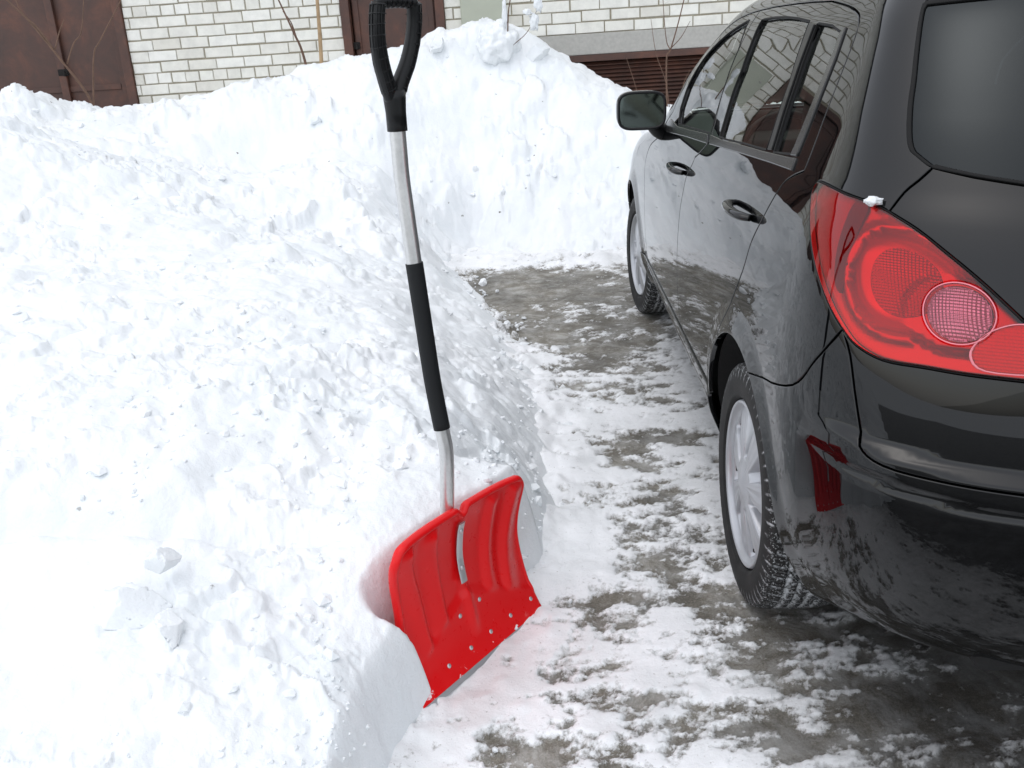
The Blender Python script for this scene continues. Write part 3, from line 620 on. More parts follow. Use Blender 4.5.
# arch edge, rear: from rear bottom round over to the front bottom
def ang(cx,cz,r,z): return math.degrees(math.asin((z-cz)/r))
aR=lambda a0,a1,n=24: arc(*ARC,a0,a1,n)
aF=lambda a0,a1,n=24: arc(2.6,.315,.385,a0,a1,n)
a_s=ang(0,.315,.392,.418)
cutFR=sm(uvs([(1.0,.418),(1.012,.56),(1.015,.70),(1.012,.82),(.985,.92),(.916,1.023)]),5)+sm([(2.594,.933),(2.93,1.10),(3.36,1.28),(3.50,1.326)],5)
cutRear=sm([(1.714,1.326),(1.351,1.310),(1.16,1.295),(1.075,1.278),(1.045,1.24),(1.085,1.10),(1.104,.973)],6)[:-1]+sm([(1.104,.973),(1.20,.952),(1.262,.925),(1.315,.861),(1.345,.785),(1.365,.706),(1.444,.605),(1.526,.510)],5)
# front door frame, following the windscreen pillar
frameF=sm([(3.50,1.326),(3.80,1.318),(4.04,1.300),(4.16,1.245),(4.185,1.19),(4.14,1.12),(4.07,1.03),(3.98,.95)],5)
cutFF=sm([(3.98,.95),(4.02,.90),(3.96,.848),(3.70,.72),(3.50,.60),(3.42,.48),(3.40,.36),(3.41,v_s)],5)
winF=sm([(3.60,.926),(3.80,.978)],2)+sm([(3.96,1.055),(4.05,1.131),(4.075,1.19),(3.98,1.245),(3.76,1.277),(3.60,1.293)],5)+[(3.55,1.293),(3.191,1.205),(2.918,1.097),(2.68,.952)]
winR=[(3.13,1.293),(2.82,1.296),(2.513,1.294),(2.20,1.288),(1.90,1.278),(1.715,1.138),(1.63,.980),(2.0,.970),(2.344,.957),(2.46,.956),(2.74,1.149)]
winQ=[(1.72,1.272),(1.445,1.265),(1.27,1.250),(1.26,1.20),(1.275,1.133),(1.31,.995),(1.52,.983),(1.60,1.130)]
sideparts=[]
archa=ang(0,.315,.392,.0)
rear_door_o=[uv(1.0,.418)]; 
rear_door=cutFR[:]+[(3.1,1.331),(2.5,1.332),(2.1,1.330)]+cutRear
# down along the arch to the sill
rdend=cutRear[-1]
P_rd=base(np.array([rdend[0]]),np.array([rdend[1]]))[0]; a_rd=math.degrees(math.atan2(P_rd[2]-.315,P_rd[0]+.015))
rear_door+=aR(a_rd-3,a_s,12)
front_door=cutFR+frameF[1:]+cutFF[1:]
body_rear=aR(a_rd-3,111,20)[::-1]   # reversed later
BUMPCUT=sm([uv(-.155,.68),uv(-.25,.703),(.822,.598),(.725,.670),(.652,.740)],5)
LAMPL=sm([(.652,.740),(.686,.767),(.743,.816),(.813,.871),(.885,.915),(.927,.940),(.937,.954)],4)
LAMPT=sm([(.937,.954),(.915,.968),(.84,.970),(.779,.969),(.70,.965),(.614,.958),(.572,.946)],4)
LAMPT2=sm([(.572,.946),(.528,.922),(.486,.884),(.449,.844),(.41,.795),(.37,.745),(.345,.715),(.342,.703)],4)
LAMPB=sm([(.342,.703),(.36,.700),(.406,.703),(.464,.704),(.515,.706),(.573,.706),(.622,.720),(.652,.740)],4)
aB=[uv(-.015+.392*math.cos(math.radians(a)),.315+.392*math.sin(math.radians(a))) for a in np.linspace(a_rd-3,111,20)]
GLE=sm([(.506,1.023),(.525,1.040),(.534,1.049),(.539,1.070),(.541,1.124),(.540,1.174),(.546,1.244),(.557,1.300)],4)   # side edge of the tailgate glass
rail_in=[(3.1,1.335),(2.5,1.336),(2.1,1.334)]
WSH=[(4.36,1.36),(4.45,1.30),(4.50,1.20),(4.50,1.10),(4.48,1.0),(4.47,.93)]
body=aB+BUMPCUT+LAMPL[1:]+LAMPT[1:]+sm([(.572,.946),(.548,.980),(.525,1.002),(.506,1.023)],3)[1:]+GLE[1:]+[(.555,1.33),(.60,1.36),(.70,1.385),(1.0,1.395),(1.5,1.40),(2.5,1.405),(3.5,1.40),(4.1,1.385),(4.36,1.36)]+WSH[1:]+[(4.25,.905),(4.05,.895)]+frameF[::-1]+[(3.1,1.331),(2.5,1.332),(2.1,1.330)]+cutRear
body=[p for i,p in enumerate(body) if i==0 or np.hypot(p[0]-body[i-1][0],p[1]-body[i-1][1])>1e-4]
fender=aF(a_s+180 if False else 180-a_s,8,26)[::-1]
fender=[uv(2.6+.385*math.cos(math.radians(a)),.315+.385*math.sin(math.radians(a))) for a in np.linspace(180-ang(0,.315,.385,.418),35,26)]
fender=[(3.41,v_s)]+fender+[uv(3.05,.66),uv(3.08,.80),(4.62,.80),(4.55,.86),(4.47,.925),(4.25,.902),(4.05,.893)]+[p for p in cutFF[4:-1]]
skirt=[uv(1.0,.418)]+aR(a_s,-6,8)+[uv(.375,.235),uv(1.2,.23),uv(2.2,.235),uv(2.225,.30)]+[uv(2.6+.385*math.cos(math.radians(a)),.315+.385*math.sin(math.radians(a))) for a in np.linspace(183,180-ang(0,.315,.385,.418),5)]+[(3.41,v_s)]
V0=.004
bend=[uv(-.015+.392*math.cos(math.radians(a)),.315+.392*math.sin(math.radians(a))) for a in np.linspace(193,112,20)]
bump_top=sm([(0,.527),(.30,.527),(.42,.528),(.50,.530),(.56,.534),(.593,.548),(.606,.575),(.614,.610),(.621,.644),(.633,.700),(.652,.740)],3)
bumper=[(0,V0),(.3,V0),(.6,V0),(.9,V0),(1.03,.018)]+bend+BUMPCUT+bump_top[::-1][1:]
gate_lo=bump_top[:-1]+LAMPB[::-1]+LAMPT2[::-1][1:]+sm([(.572,.946),(.548,.980),(.525,1.002),(.506,1.023)],3)[1:]+[(.458,1.010),(.41,1.000),(.3,.990),(.15,.984),(0,.982)]
glassR=[(0,.985),(.15,.987),(.3,.993),(.41,1.003),(.458,1.013)]+GLE+[(.45,1.306),(.3,1.312),(0,1.316)]
spoiler=[(0,1.320),(.3,1.316),(.45,1.310),(.557,1.304),(.555,1.33),(.60,1.36),(.65,1.375),(.60,1.43),(0,1.43)]
# boundary of the roof follows the body rail
rail=[(.65,1.378),(.70,1.388),(1.0,1.398),(1.5,1.403),(2.5,1.408),(3.5,1.403),(4.1,1.388),(4.36,1.363)]
roof=[(.60,1.433)]+rail+[(4.6,1.40),(5,1.42)]+[(5,VM-.002),(4,VM-.002),(2.5,VM-.002),(1,VM-.002),(0,VM-.002),(0,1.433)]
wind=[(4.365,1.357),(4.455,1.30),(4.505,1.20),(4.505,1.10),(4.485,1.0),(4.475,.935),(5,.945),(5,1.415),(4.6,1.395)]
hood=[(4.48,.92),(4.56,.86),(4.62,.80),(4.72,.74),(5,.735),(5,.93)]
fb=[(5,.01),(4.6,.01),(4.3,.02)]+[uv(2.6+.385*math.cos(math.radians(a)),.315+.385*math.sin(math.radians(a))) for a in np.linspace(-8,34,12)]+[uv(3.05,.655),uv(3.09,.80),(4.62,.795),(4.72,.735),(5,.73)]

def spo_off(U,V): return .045*sstep(1.316,1.345,V)*sstep(1.44,1.40,V)*sstep(.62,.50,U)
PP={}
PP['rear_door']=patch(rear_door,[winR,winQ]); PP['front_door']=patch(front_door,[winF],sp=.018)
PP['body']=patch(body,sp=.012); PP['fender']=patch(fender,sp=.02); PP['skirt']=patch(skirt,off=.006,sp=.016)
for sd_ in ('L','R'):
    bs=add_patch('rear_quarter_panel',car,M['paint'],PP['body'],sd_)
    fe=add_patch('front_fender',car,M['paint'],PP['fender'],sd_)
    sk=add_patch('side_skirt',car,M['paint'],PP['skirt'],sd_)
    fd=add_patch('front_door',car,M['paint'],PP['front_door'],sd_); rd=add_patch('rear_door',car,M['paint'],PP['rear_door'],sd_)
    for nm,poly,pa in (('door_window',winF,fd),('door_window',winR,rd),('quarter_window',winQ,rd)):
        k='g'+nm+str(len(poly)); 
        if k not in PP: PP[k]=patch(poly,off=-.009,gap=-.004,lip=.004,sp=.03)
        add_patch(nm,pa,M['glass'],PP[k],sd_)
    # gloss-black window surround strips standing just proud of the frames
    def band(name,poly,wd,pa,mat,off,key,hole=None):
        if key not in PP:
            if hole is None:
                D=dens(poly,.02); c=np.roll(D,-1,0)-np.roll(D,1,0); c/=np.maximum(np.linalg.norm(c,axis=1,keepdims=True),1e-9); nrm_=np.stack([c[:,1],-c[:,0]],1)
                ar=.5*np.sum(D[:,0]*np.roll(D[:,1],-1)-np.roll(D[:,0],-1)*D[:,1]); nrm_*=np.sign(ar)
                # average the offset direction for soft corners
                nrm_=(np.roll(nrm_,1,0)+nrm_+np.roll(nrm_,-1,0)); nrm_/=np.linalg.norm(nrm_,axis=1,keepdims=True)
                O=[tuple(p+n_*[wd*1.4,wd]) for p,n_ in zip(D,nrm_)]; PP[key]=patch(O,[poly],off=off,sp=.05,gap=0.,lip=.006,bstep=.02)
            else: PP[key]=patch(poly,[],off=off,sp=.03,gap=0.,lip=.012)
        add_patch(name,pa,mat,PP[key],sd_)
    band('window_seal',winF,.006,fd,M['rubber'],.0012,'b1'); band('window_seal',winR,.006,rd,M['rubber'],.0012,'b2'); band('window_seal',winQ,.006,rd,M['rubber'],.0012,'b3')
    band('belt_moulding',[(2.62,.918),(3.2,.900),(3.9,.873),(4.02,.888),(3.9,.925),(3.58,.914),(3.2,.926),(2.70,.944)],0,fd,M['belt'],.004,'b4',hole=1)
    band('belt_moulding',[(1.215,.963),(1.5,.956),(1.882,.944),(2.57,.920),(2.64,.946),(2.344,.950),(2.0,.962),(1.63,.973),(1.29,.986),(1.225,.990)],0,rd,M['belt'],.004,'b5',hole=1)
    band('window_divider',[(1.86,1.276),(1.75,1.272),(1.635,1.135),(1.545,.984),(1.60,.980),(1.69,1.138)],0,rd,M['trim'],.0035,'b6',hole=1)
    # rear edge moulding of the quarter window
    band('frame_moulding',[(1.262,1.252),(1.205,1.262),(1.19,1.20),(1.205,1.108),(1.228,.994),(1.298,.990),(1.262,1.133),(1.25,1.20)],0,rd,M['belt'],.004,'b7',hole=1)
    # tail lamp
    LP=LAMPL+LAMPT[1:]+LAMPT2[1:]+LAMPB[1:-1]
    def dish(U,V):
        q=np.hypot((U-.560)*.9,(V-.835)*1.)/.085; d=-.010+0*U; d=d-.034*np.sqrt(np.clip(1-q*q,0,1))
        d=d+.007*np.exp(-((q-1.05)/.09)**2)
        q2=np.hypot((U-.478)*.8,(V-.797))/.052; mm=sstep(1.35,1.08,q2); d=d*(1-mm)-.032*mm
        return d
    # clear round reversing lens and a lower red lens with bright rings
    cc=(.478,.797); circ=[(cc[0]+.041*math.cos(a),cc[1]+.047*math.sin(a)) for a in np.linspace(0,2*np.pi,40,endpoint=False)]
    cut=lambda p:(p[0]-.44)*.75-(p[1]-.765)*.65
    lobe=sm([(.462,.735),(.454,.760),(.438,.778),(.415,.789),(.392,.784),(.375,.755),(.366,.728),(.385,.716),(.446,.714)],4,True)
    if 'lh' not in PP:
        PP['lh']=patch(LP,off=dish,sp=.009,gap=.002,lip=.02)
        PP['ll']=patch(LP,[circ],off=lambda U,V:.003+0*U,sp=.012,gap=.0025,lip=.012)
        PP['lc']=patch(circ,off=lambda U,V:.004+.004*np.clip(1-(((U-cc[0])/.041)**2+((V-cc[1])/.047)**2),0,1),sp=.008,gap=.0006,lip=.008)
        PP['lcb']=patch([(cc[0]+(p[0]-cc[0])*.93,cc[1]+(p[1]-cc[1])*.93) for p in circ],off=lambda U,V:-.010-.012*np.clip(1-(((U-cc[0])/.038)**2+((V-cc[1])/.044)**2),0,1),sp=.008,gap=0,lip=.004)
        big=[(cc[0]+(p[0]-cc[0])*1.05,cc[1]+(p[1]-cc[1])*1.05) for p in circ]; PP['lr']=patch([(cc[0]+(p[0]-cc[0])*1.02,cc[1]+(p[1]-cc[1])*1.02) for p in circ],[[(cc[0]+(p[0]-cc[0])*.97,cc[1]+(p[1]-cc[1])*.97) for p in circ]],off=.0045,sp=.05,gap=0,lip=.01)
        PP['bw']=patch([(.560+.062*math.cos(a),.838+.058*math.sin(a)) for a in np.linspace(0,2*np.pi,36,endpoint=False)],off=lambda U,V:dish(U,V)+.0025,sp=.009,gap=0,lip=.003); PP['lo']=patch(lobe,off=lambda U,V:-.004+0*U,sp=.01,gap=.0,lip=.012); lob2=np.array(lobe); c2=lob2.mean(0)
        PP['lo2']=patch([tuple(c2+(p-c2)*1.04) for p in lob2],[[tuple(c2+(p-c2)*.97) for p in lob2]][0:1],off=.0042,sp=.05,gap=0,lip=.006)
        PP['ls']=patch([tuple(p) for p in LP],[[tuple(np.array(p)+ (np.array([.62,.84])-np.array(p))*.012) for p in LP]],off=.001,sp=.05,gap=-.001,lip=.01)
        # inner step that divides the side marker wedge from the bowl
        PP['lw']=patch(sm([(.667,.80),(.655,.86),(.636,.91),(.618,.952),(.66,.956),(.685,.91),(.695,.86),(.690,.815)],4,True),off=-.004,sp=.012,gap=0,lip=.018)
    tl=add_patch('tail_lamp',car,M['redrefl'],PP['lh'],sd_)
    add_patch('red_lens',tl,M['redlens'],PP['ll'],sd_); add_patch('reversing_lens',tl,M['clearlens'],PP['lc'],sd_); add_patch('reversing_reflector',tl,M['clearrefl'],PP['lcb'],sd_)
    add_patch('lens_ring',tl,M['clearlens_ring'] if 'clearlens_ring' in M else M['chrome'],PP['lr'],sd_); add_patch('fog_reflector',tl,M['foglens'],PP['lo'],sd_); add_patch('lens_ring',tl,M['clearlens_ring'],PP['lo2'],sd_); add_patch('lamp_seal',tl,M['rubber'],PP['ls'],sd_)
    add_patch('lamp_bowl',tl,M['dish'],PP['bw'],sd_)
    add_patch('lamp_divider',tl,M['wedge'],PP['lw'],sd_)
    s_=1 if sd_=='L' else -1
    # door handles: recessed cup is in the door; the grip bar is its own part
    for X0,z0,pa in ((.125,.995,rd),(1.115,.962,fd)):
        Pq=surf(np.array([uv(X0,z0)[0]]),np.array([uv(X0,z0)[1]]))[0]; y=Pq[1]
        pts=[(X0-.085,y+.004,z0-.004),(X0-.070,y+.024,z0-.001),(X0-.03,y+.036,z0+.002),(X0+.03,y+.036,z0+.004),(X0+.075,y+.024,z0+.004),(X0+.095,y+.002,z0+.002)]
        pts=[(a,b*s_,c) for a,b,c in pts]; sweep('door_handle',pts,[.013,.0155,.0145,.014,.0145,.012],M['paint'],pa,n=16,up=(0,0,1),ell=.62,sub=5)
    # wing mirror
    mr=empty('wing_mirror',(1.64,.908*s_,1.120),0,car)
    def shell(hx,hy,hz,n,c,mat,nm,par,cutx=None):
        th=np.linspace(-np.pi/2,np.pi/2,25); ph=np.linspace(0,2*np.pi,48,endpoint=False); T_,P_=np.meshgrid(th,ph,indexing='ij')
        f=lambda v,e:np.sign(v)*np.abs(v)**e; e=2/n
        x=hx*f(np.sin(T_),.9); y=hy*f(np.cos(T_),.55)*f(np.cos(P_),e); z=hz*f(np.cos(T_),.55)*f(np.sin(P_),e)
        if cutx is not None: x=np.maximum(x,cutx)
        V=np.stack([x+c[0],y+c[1],z+c[2]],-1).reshape(-1,3); F=[(k*48+j,k*48+(j+1)%48,(k+1)*48+(j+1)%48,(k+1)*48+j) for k in range(24) for j in range(48)]
        return np_mesh(nm,V,F,mat,par)
    mh=shell(.085,.098,.074,3.4,(.03,0,0),M['paint'],'mirror_housing',mr,cutx=-.045)
    rim_V=[];
    for k in range(48):
        a=2*np.pi*k/48; rim_V.append((-.018,.098*.93*np.sign(np.cos(a))*abs(np.cos(a))**(2/4.),.074*.93*np.sign(np.sin(a))*abs(np.sin(a))**(2/4.)))
    sweep('mirror_bezel',rim_V+[rim_V[0]],.006,M['black'],mh,n=8,up=(1,0,0),closed_ends=False)
    np_mesh('mirror_glass',[(-.0195,0,0)]+[(-.0195+.0,a*.98,b*.98) for _,a,b in rim_V],[(0,1+(k+1)%48,1+k) for k in range(48)],M['mirror'],mh,smooth=False)
    sweep('mirror_arm',[(.06,-.045*s_,-.050),(.075,-.075*s_,-.085),(.095,-.112*s_,-.098),(.115,-.150*s_,-.092)],[.026,.030,.034,.042],M['black'],mr,n=16,up=(1,0,0),ell=1.25,sub=4)
    # quarter patch of black plastic at the mirror foot
add_patch('rear_bumper',car,M['paint'],patch(bumper,sp=.012,mirror_join=True),'B')
tg=add_patch('tailgate',car,M['paint'],patch(gate_lo,sp=.014,mirror_join=True),'B')
add_patch('rear_window',tg,M['rearglass'],patch(glassR,off=-.002,sp=.02,gap=.002,lip=.004,mirror_join=True),'B')
D=np.array(glassR)
sl_=[(0,.982),(.15,.984),(.3,.990),(.41,1.000),(.458,1.010)]
add_patch('rear_window_seal',tg,M['rubber'],patch(sl_+[(.506,1.021)]+[(a+.006,b) for a,b in GLE[1:]]+[(.557,1.306),(.45,1.311),(.3,1.317),(0,1.321)]+[(0,1.314),(.3,1.310),(.45,1.304),(.550,1.298)]+[(a-.003,b) for a,b in GLE[::-1][1:-1]]+[(.502,1.028),(.458,1.016),(.41,1.006),(.3,.996),(.15,.990),(0,.988)],off=.0022,sp=.05,gap=0,lip=.008,mirror_join=True),'B')
add_patch('rear_spoiler',tg,M['paint'],patch(spoiler,off=spo_off,sp=.018,mirror_join=True),'B')
add_patch('roof',car,M['paint'],patch(roof,sp=.04,mirror_join=False,gap=.0),'B')
add_patch('windscreen',car,M['glass'],patch(wind,off=-.004,sp=.04,gap=.001,lip=.004),'B')
add_patch('bonnet',car,M['paint'],patch(hood,sp=.03,gap=.001),'B')
add_patch('front_bumper',car,M['paint'],patch(fb,sp=.03,gap=.001),'B')

# wheels
TA=360
def tyre_mesh():
    prof=[(.655,.212),(.640,.235),(.632,.262),(.634,.285),(.640,.300)]
    lat=np.linspace(.646,.812,31); 
    out_=[(.8185,.303),(.8235,.290),(.8265,.270),(.826,.248),(.8235,.232),(.8235,.2285),(.8215,.2265),(.818,.2215),(.80,.2175)]
    pr=prof+[(y,.3155-.0065*abs((y-.729)/.083)**2.6) for y in lat]+out_
    p=np.array(pr); th=np.linspace(0,2*np.pi,TA*2,endpoint=False); n=TA*2
    R=np.broadcast_to(p[:,1,None],(len(p),n)).copy(); Yc=np.broadcast_to(p[:,0,None],(len(p),n)); Gv=np.zeros_like(R); Tr=np.zeros_like(R)
    yn=(Yc-.729)/.083; tread=(np.abs(yn)<=1.0)&(R>.29)
    circ_=np.zeros_like(R)
    for c in (-.5,-.17,.17,.5): circ_=np.maximum(circ_,np.exp(-((yn-c)/.045)**4))
    latg=np.maximum(0,np.cos((th[None,:]*56/1.)+yn*3.2*np.sign(yn)))**14*((np.abs(yn)>.52)|(np.abs(yn)<.15))
    latg2=np.maximum(0,np.cos((th[None,:]*56)-yn*6.+1.2))**14*((np.abs(yn)>.19)&(np.abs(yn)<.48))
    sipe=np.maximum(0,np.cos(th[None,:]*168+yn*9))**8*.3
    g=np.clip(np.maximum(np.maximum(circ_,latg),latg2),0,1)
    R=R-np.where(tread,.0065*g+.0012*sipe,0); Gv=np.where(tread,np.clip(g+sipe*.6,0,1),0); Tr=np.where(tread|(R>.298),1.,0.)
    # shoulder lugs run on to the sidewall
    sh=(Yc>.812)&(R>.285)&(R<.306); lug=np.maximum(0,np.cos(th[None,:]*56+3.2))**10; R=R-np.where(sh,.0035*lug,0); Gv=np.where(sh,lug*.7,Gv)
    V=np.stack([R*np.cos(th),Yc-.74,R*np.sin(th)],-1).reshape(-1,3); F=grid_faces(len(p),n); 
    cl=np.arange(len(p)); F2=np.stack([cl[:-1]*n+n-1,cl[:-1]*n,cl[1:]*n,cl[1:]*n+n-1],-1); F=np.concatenate([F,F2])
    return V,F[:,::-1].copy(),Gv.ravel(),Tr.ravel()
def rim_mesh():
    rr=np.concatenate([np.linspace(.0,.03,5),np.linspace(.034,.198,46),[.201,.205,.209,.212,.213]]); n=360; th=np.linspace(0,2*np.pi,n,endpoint=False)
    R_,T_=np.meshgrid(rr,th,indexing='ij'); k=7; ph=(T_*k/(2*np.pi))%1.; d=np.abs(ph-.5)*2     # 0 at spoke centre
    y=.818-.018*(R_/.2)**2+.010*sstep(.06,.0,R_)
    halfw=.40+.16*sstep(.04,.09,R_)*(1-sstep(.09,.2,R_)*.5)
    pocket=sstep(halfw-.02,halfw+.13,d)*sstep(.062,.085,R_)*sstep(.196,.178,R_)
    y=y-.028*pocket; y=y+.001*np.exp(-((d-halfw*.45)/.08)**2)*sstep(.03,.06,R_)*sstep(.19,.17,R_)
    y=y-.001*np.exp(-(d/.10)**2)*sstep(.05,.08,R_)*sstep(.17,.14,R_)
    y=np.where(R_>.1995,.811-.0*R_+.009*np.sin((R_-.1995)/.0135*np.pi),y); y=np.where(R_>.2125,.800,y)
    V=np.stack([R_*np.cos(T_),y-.74,R_*np.sin(T_)],-1).reshape(-1,3)*[1.02,1,1.02]; m=len(rr)
    F=[(a*n+j,(a+1)*n+j,(a+1)*n+(j+1)%n,a*n+(j+1)%n) for a in range(m-1) for j in range(n)]
    return V,F
tV,tF,tG,tT=tyre_mesh(); rV,rF=rim_mesh()
wheel0=None
def build_wheel():
    w_=empty('wheel',(0,.74,.315),0,car)
    t=np_mesh('tyre',tV,tF,M['tyre'],w_,attrs={'groove':tG,'tread':tT}); r=np_mesh('hub_cap',rV,rF,M['silver'],w_)
    for q in range(7):
        bm=bmesh.new()
        a=(q+.0)*2*np.pi/7
        for rad_,sz in ((.172,(.020,.006,.009)),): bm_box(bm,(0,0,0),(sz[2],sz[1],sz[0]),.0,1,Matrix.Translation((rad_*math.cos(a),.055,rad_*math.sin(a)))@Matrix.Rotation(-a,4,'Y'))
        bm_obj('vent_slot',bm,M['hole'],w_)
    bd=lathe([(-.10,.195),(.02,.195),(.03,.17),(.03,.0)],48); np_mesh('brake_drum',bd[0],bd[1],M['dark'],w_)
    return w_
wheel0=build_wheel(); wheel0.rotation_euler=(0,math.radians(13),0)
def copy_tree(o,parent):
    c=o.copy(); link(c); c.parent=parent
    for ch in [q for q in o.children]: copy_tree(ch,c)
    return c
w1=copy_tree(wheel0,car); w1.location=(2.6,.74,.315); w1.rotation_euler=(0,math.radians(31),math.radians(5.8))
w2=copy_tree(wheel0,car); w2.location=(0,-.74,.315); w2.rotation_euler=(0,0,math.pi)
w3=copy_tree(wheel0,car); w3.location=(2.6,-.74,.315); w3.rotation_euler=(0,0,math.pi+math.radians(5.8))
# wheel housings
for cx in (0-.015,2.6):
    for s_ in (1,-1):
        a=np.linspace(-.02,np.pi+.02,40); V=[];F=[]
        for k,t in enumerate(a):
            for y in (.50,float(rowat(Vz(np.array(.315+.402*math.sin(t))))[...,0])-.016): V.append((cx+.402*math.cos(t),y*s_,.315+.402*math.sin(t)))
        for k in range(39): F.append((2*k,2*k+1,2*k+3,2*k+2))
        b0=len(V); V.append((cx,.50*s_,.315)); F+= [(b0,2*k,2*k+2) for k in range(39)]
        np_mesh('wheel_housing',V,F,M['dark'],car)
# underbody, cabin floor, seats, dashboard
bm=bmesh.new(); bm_box(bm,(1.3,0,.245),(3.6,.96,.05),.01); bm_box(bm,(1.3,0,.245),(1.75,1.50,.05),.01); bm_box(bm,(-.45,0,.30),(.45,1.05,.08),.02)
bm_box(bm,(1.85,0,.28),(.10,1.4,.05),.01); bm_obj('underbody',bm,M['dark'],car)
bm=bmesh.new(); bm_box(bm,(-.25,0,.72),(.5,1.25,.10),.02); bm_box(bm,(-.02,0,.55),(.05,1.4,.5),.01); bm_obj('boot_floor',bm,M['dark'],car)
bm=bmesh.new(); bm_box(bm,(2.2,0,.75),(.04,1.4,.45),.01); bm_obj('bulkhead',bm,M['dark'],car)
def seat(X0,Y0,wd=.5,head=True,nm='front_seat'):
    e=empty(nm,(X0,Y0,.30),0,car)
    bm=bmesh.new(); bm_box(bm,(.22,0,.12),(.52,wd,.16),.06,4); bm_obj('seat_cushion',bm,M['seat'],e,smooth=True)
    bm=bmesh.new(); bm_box(bm,(0,0,0),(.13,wd,.62),.055,4,Matrix.Translation((-.09,0,.46))@Matrix.Rotation(math.radians(-14),4,'Y')); bm_obj('seat_back',bm,M['seat'],e,smooth=True)
    for hy in ([0] if wd<.6 else [-.36,.36]):
        bm=bmesh.new(); bm_box(bm,(0,hy,0),(.10,.27,.19),.045,4,Matrix.Translation((-.20,0,.87))@Matrix.Rotation(math.radians(-10),4,'Y')); bm_obj('headrest',bm,M['seat'],e,smooth=True)
seat(1.02,.36); seat(1.02,-.36); seat(.22,0,1.28,nm='rear_seat')
bm=bmesh.new(); bm_box(bm,(1.78,0,.88),(.45,1.38,.22),.07,4); bm_box(bm,(2.06,0,.96),(.22,1.5,.20),.03,2); bm_obj('dashboard',bm,M['seat'],car,smooth=True)
st=empty('steering_wheel',(1.48,.36,.93),0,car); a=np.linspace(0,2*np.pi,40); Rm=Matrix.Rotation(math.radians(-62),3,'Y')
sweep('steering_rim',[tuple(Rm@Vector((.18*math.cos(t),.18*math.sin(t),0))) for t in a],.014,M['black'],st,n=10,closed_ends=False)
bm=bmesh.new(); bm_box(bm,(0,0,0),(.10,.32,.03),.012,2,Matrix.Rotation(math.radians(-62),4,'Y')); bm_obj('steering_hub',bm,M['black'],st)

# ------------------------------------------------------------------ garages
WR=np.array([[.99855,.05143,-.01287],[-.05149,.99772,.04360],[.01512,-.04289,.99897]])
import numpy.linalg as la
def rotm():
    a,b,c=np.radians([-2.9516,-2.5,-.8674])
    Rz=np.array([[np.cos(a),-np.sin(a),0],[np.sin(a),np.cos(a),0],[0,0,1]]);Rx=np.array([[1,0,0],[0,np.cos(b),-np.sin(b)],[0,np.sin(b),np.cos(b)]]);Ry=np.array([[np.cos(c),0,np.sin(c)],[0,1,0],[-np.sin(c),0,np.cos(c)]])
    return Rz@Rx@Ry
WR=rotm(); WO=np.array([0,8.5339,1.3])-WR[:,2]*1.3
garage=empty('brick_garage'); garage.matrix_world=Matrix([list(WR[i])+[WO[i]] for i in range(3)]+[[0,0,0,1]])
tag(garage,'white brick garage row with brown steel gates and a concrete lintel behind the snow','garage')
OPEN=[(-6.30,-3.345,-1,2.45),(-1.362,-.435,-1,2.15),(.12,30,-1,1.413),(-10.6,-7.7,-1,2.45)]
def clip_int(a,b,z):
    segs=[(a,b)]
    for x0,x1,z0,z1 in OPEN:
        if z0<z<z1:
            n=[]
            for s,e in segs:
                if e<=x0 or s>=x1: n.append((s,e))
                else:
                    if s<x0: n.append((s,x0-.004))
                    if e>x1: n.append((x1+.004,e))
            segs=n
    return [s for s in segs if s[1]-s[0]>.02]
V=[];F=[]; P_=.0955
for r in range(-12,31):
    zc=1.27+r*P_; z0,z1=zc-P_/2+.0055,zc+P_/2-.0055
    L=.13 if r%6==0 else .26
    off=(0 if r%2 else .125)+(.04*(r%3)); u=-13.+off
    while u<11:
        for a,b in clip_int(u+.0045,u+L-.0045,zc):
            j=rng.normal(0,.0018,8); a+=j[0];b+=j[1];q0,q1=z0+j[2],z1+j[3]; dep=.010+abs(j[4])*1.5; e=.004; n=len(V)
            V+=[(a,0.002,q0),(b,0.002,q0+j[5]),(b,0.002,q1+j[6]),(a,0.002,q1),(a+.001,-dep+e,q0+.001),(b-.001,-dep+e,q0+.001+j[5]),(b-.001,-dep+e,q1-.001+j[6]),(a+.001,-dep+e,q1-.001),(a+e,-dep,q0+e),(b-e,-dep+j[7]*.5,q0+e),(b-e,-dep,q1-e),(a+e,-dep+j[7]*.5,q1-e)]
            for k in range(4): F.append((n+k,n+(k+1)%4,n+4+(k+1)%4,n+4+k)); F.append((n+4+k,n+4+(k+1)%4,n+8+(k+1)%4,n+8+k))
            F.append((n+8,n+9,n+10,n+11))
        u+=L
np_mesh('brickwork',V,F,M['brick'],garage,smooth=False)
bm=bmesh.new()   # mortar backing, with openings left free
T_=.30
for a,b,z0,z1 in [(-13,-10.6,0,2.45),(-7.7,-6.30,0,2.45),(-3.345,-1.362,0,2.15),(-.435,.12,0,2.15),(.12,11,1.413,2.15),(-3.345,-1.362,2.15,2.45),(-13,11,2.45,4.15)]: bm_box(bm,((a+b)/2,T_/2,(z0+z1)/2),(b-a,T_,z1-z0))
bm_box(bm,((-3.345+11)/2,T_/2,2.3),(14.345,T_-.002,.30)); bm_obj('wall_core',bm,M['mortar'],garage)
bm=bmesh.new(); bm_box(bm,(5.56,.13,1.324),(10.88,.30,.176),.006); bm_obj('lintel',bm,M['concrete'],garage)
bm=bmesh.new(); bm_box(bm,(-1,1.2,4.25),(24.6,3.2,.16),.02); bm_obj('roof',bm,M['roof'],garage)
bm=bmesh.new(); bm_box(bm,(-1,2.6,2.1),(24,.2,4.1)); bm_obj('back_wall',bm,M['mortar'],garage)
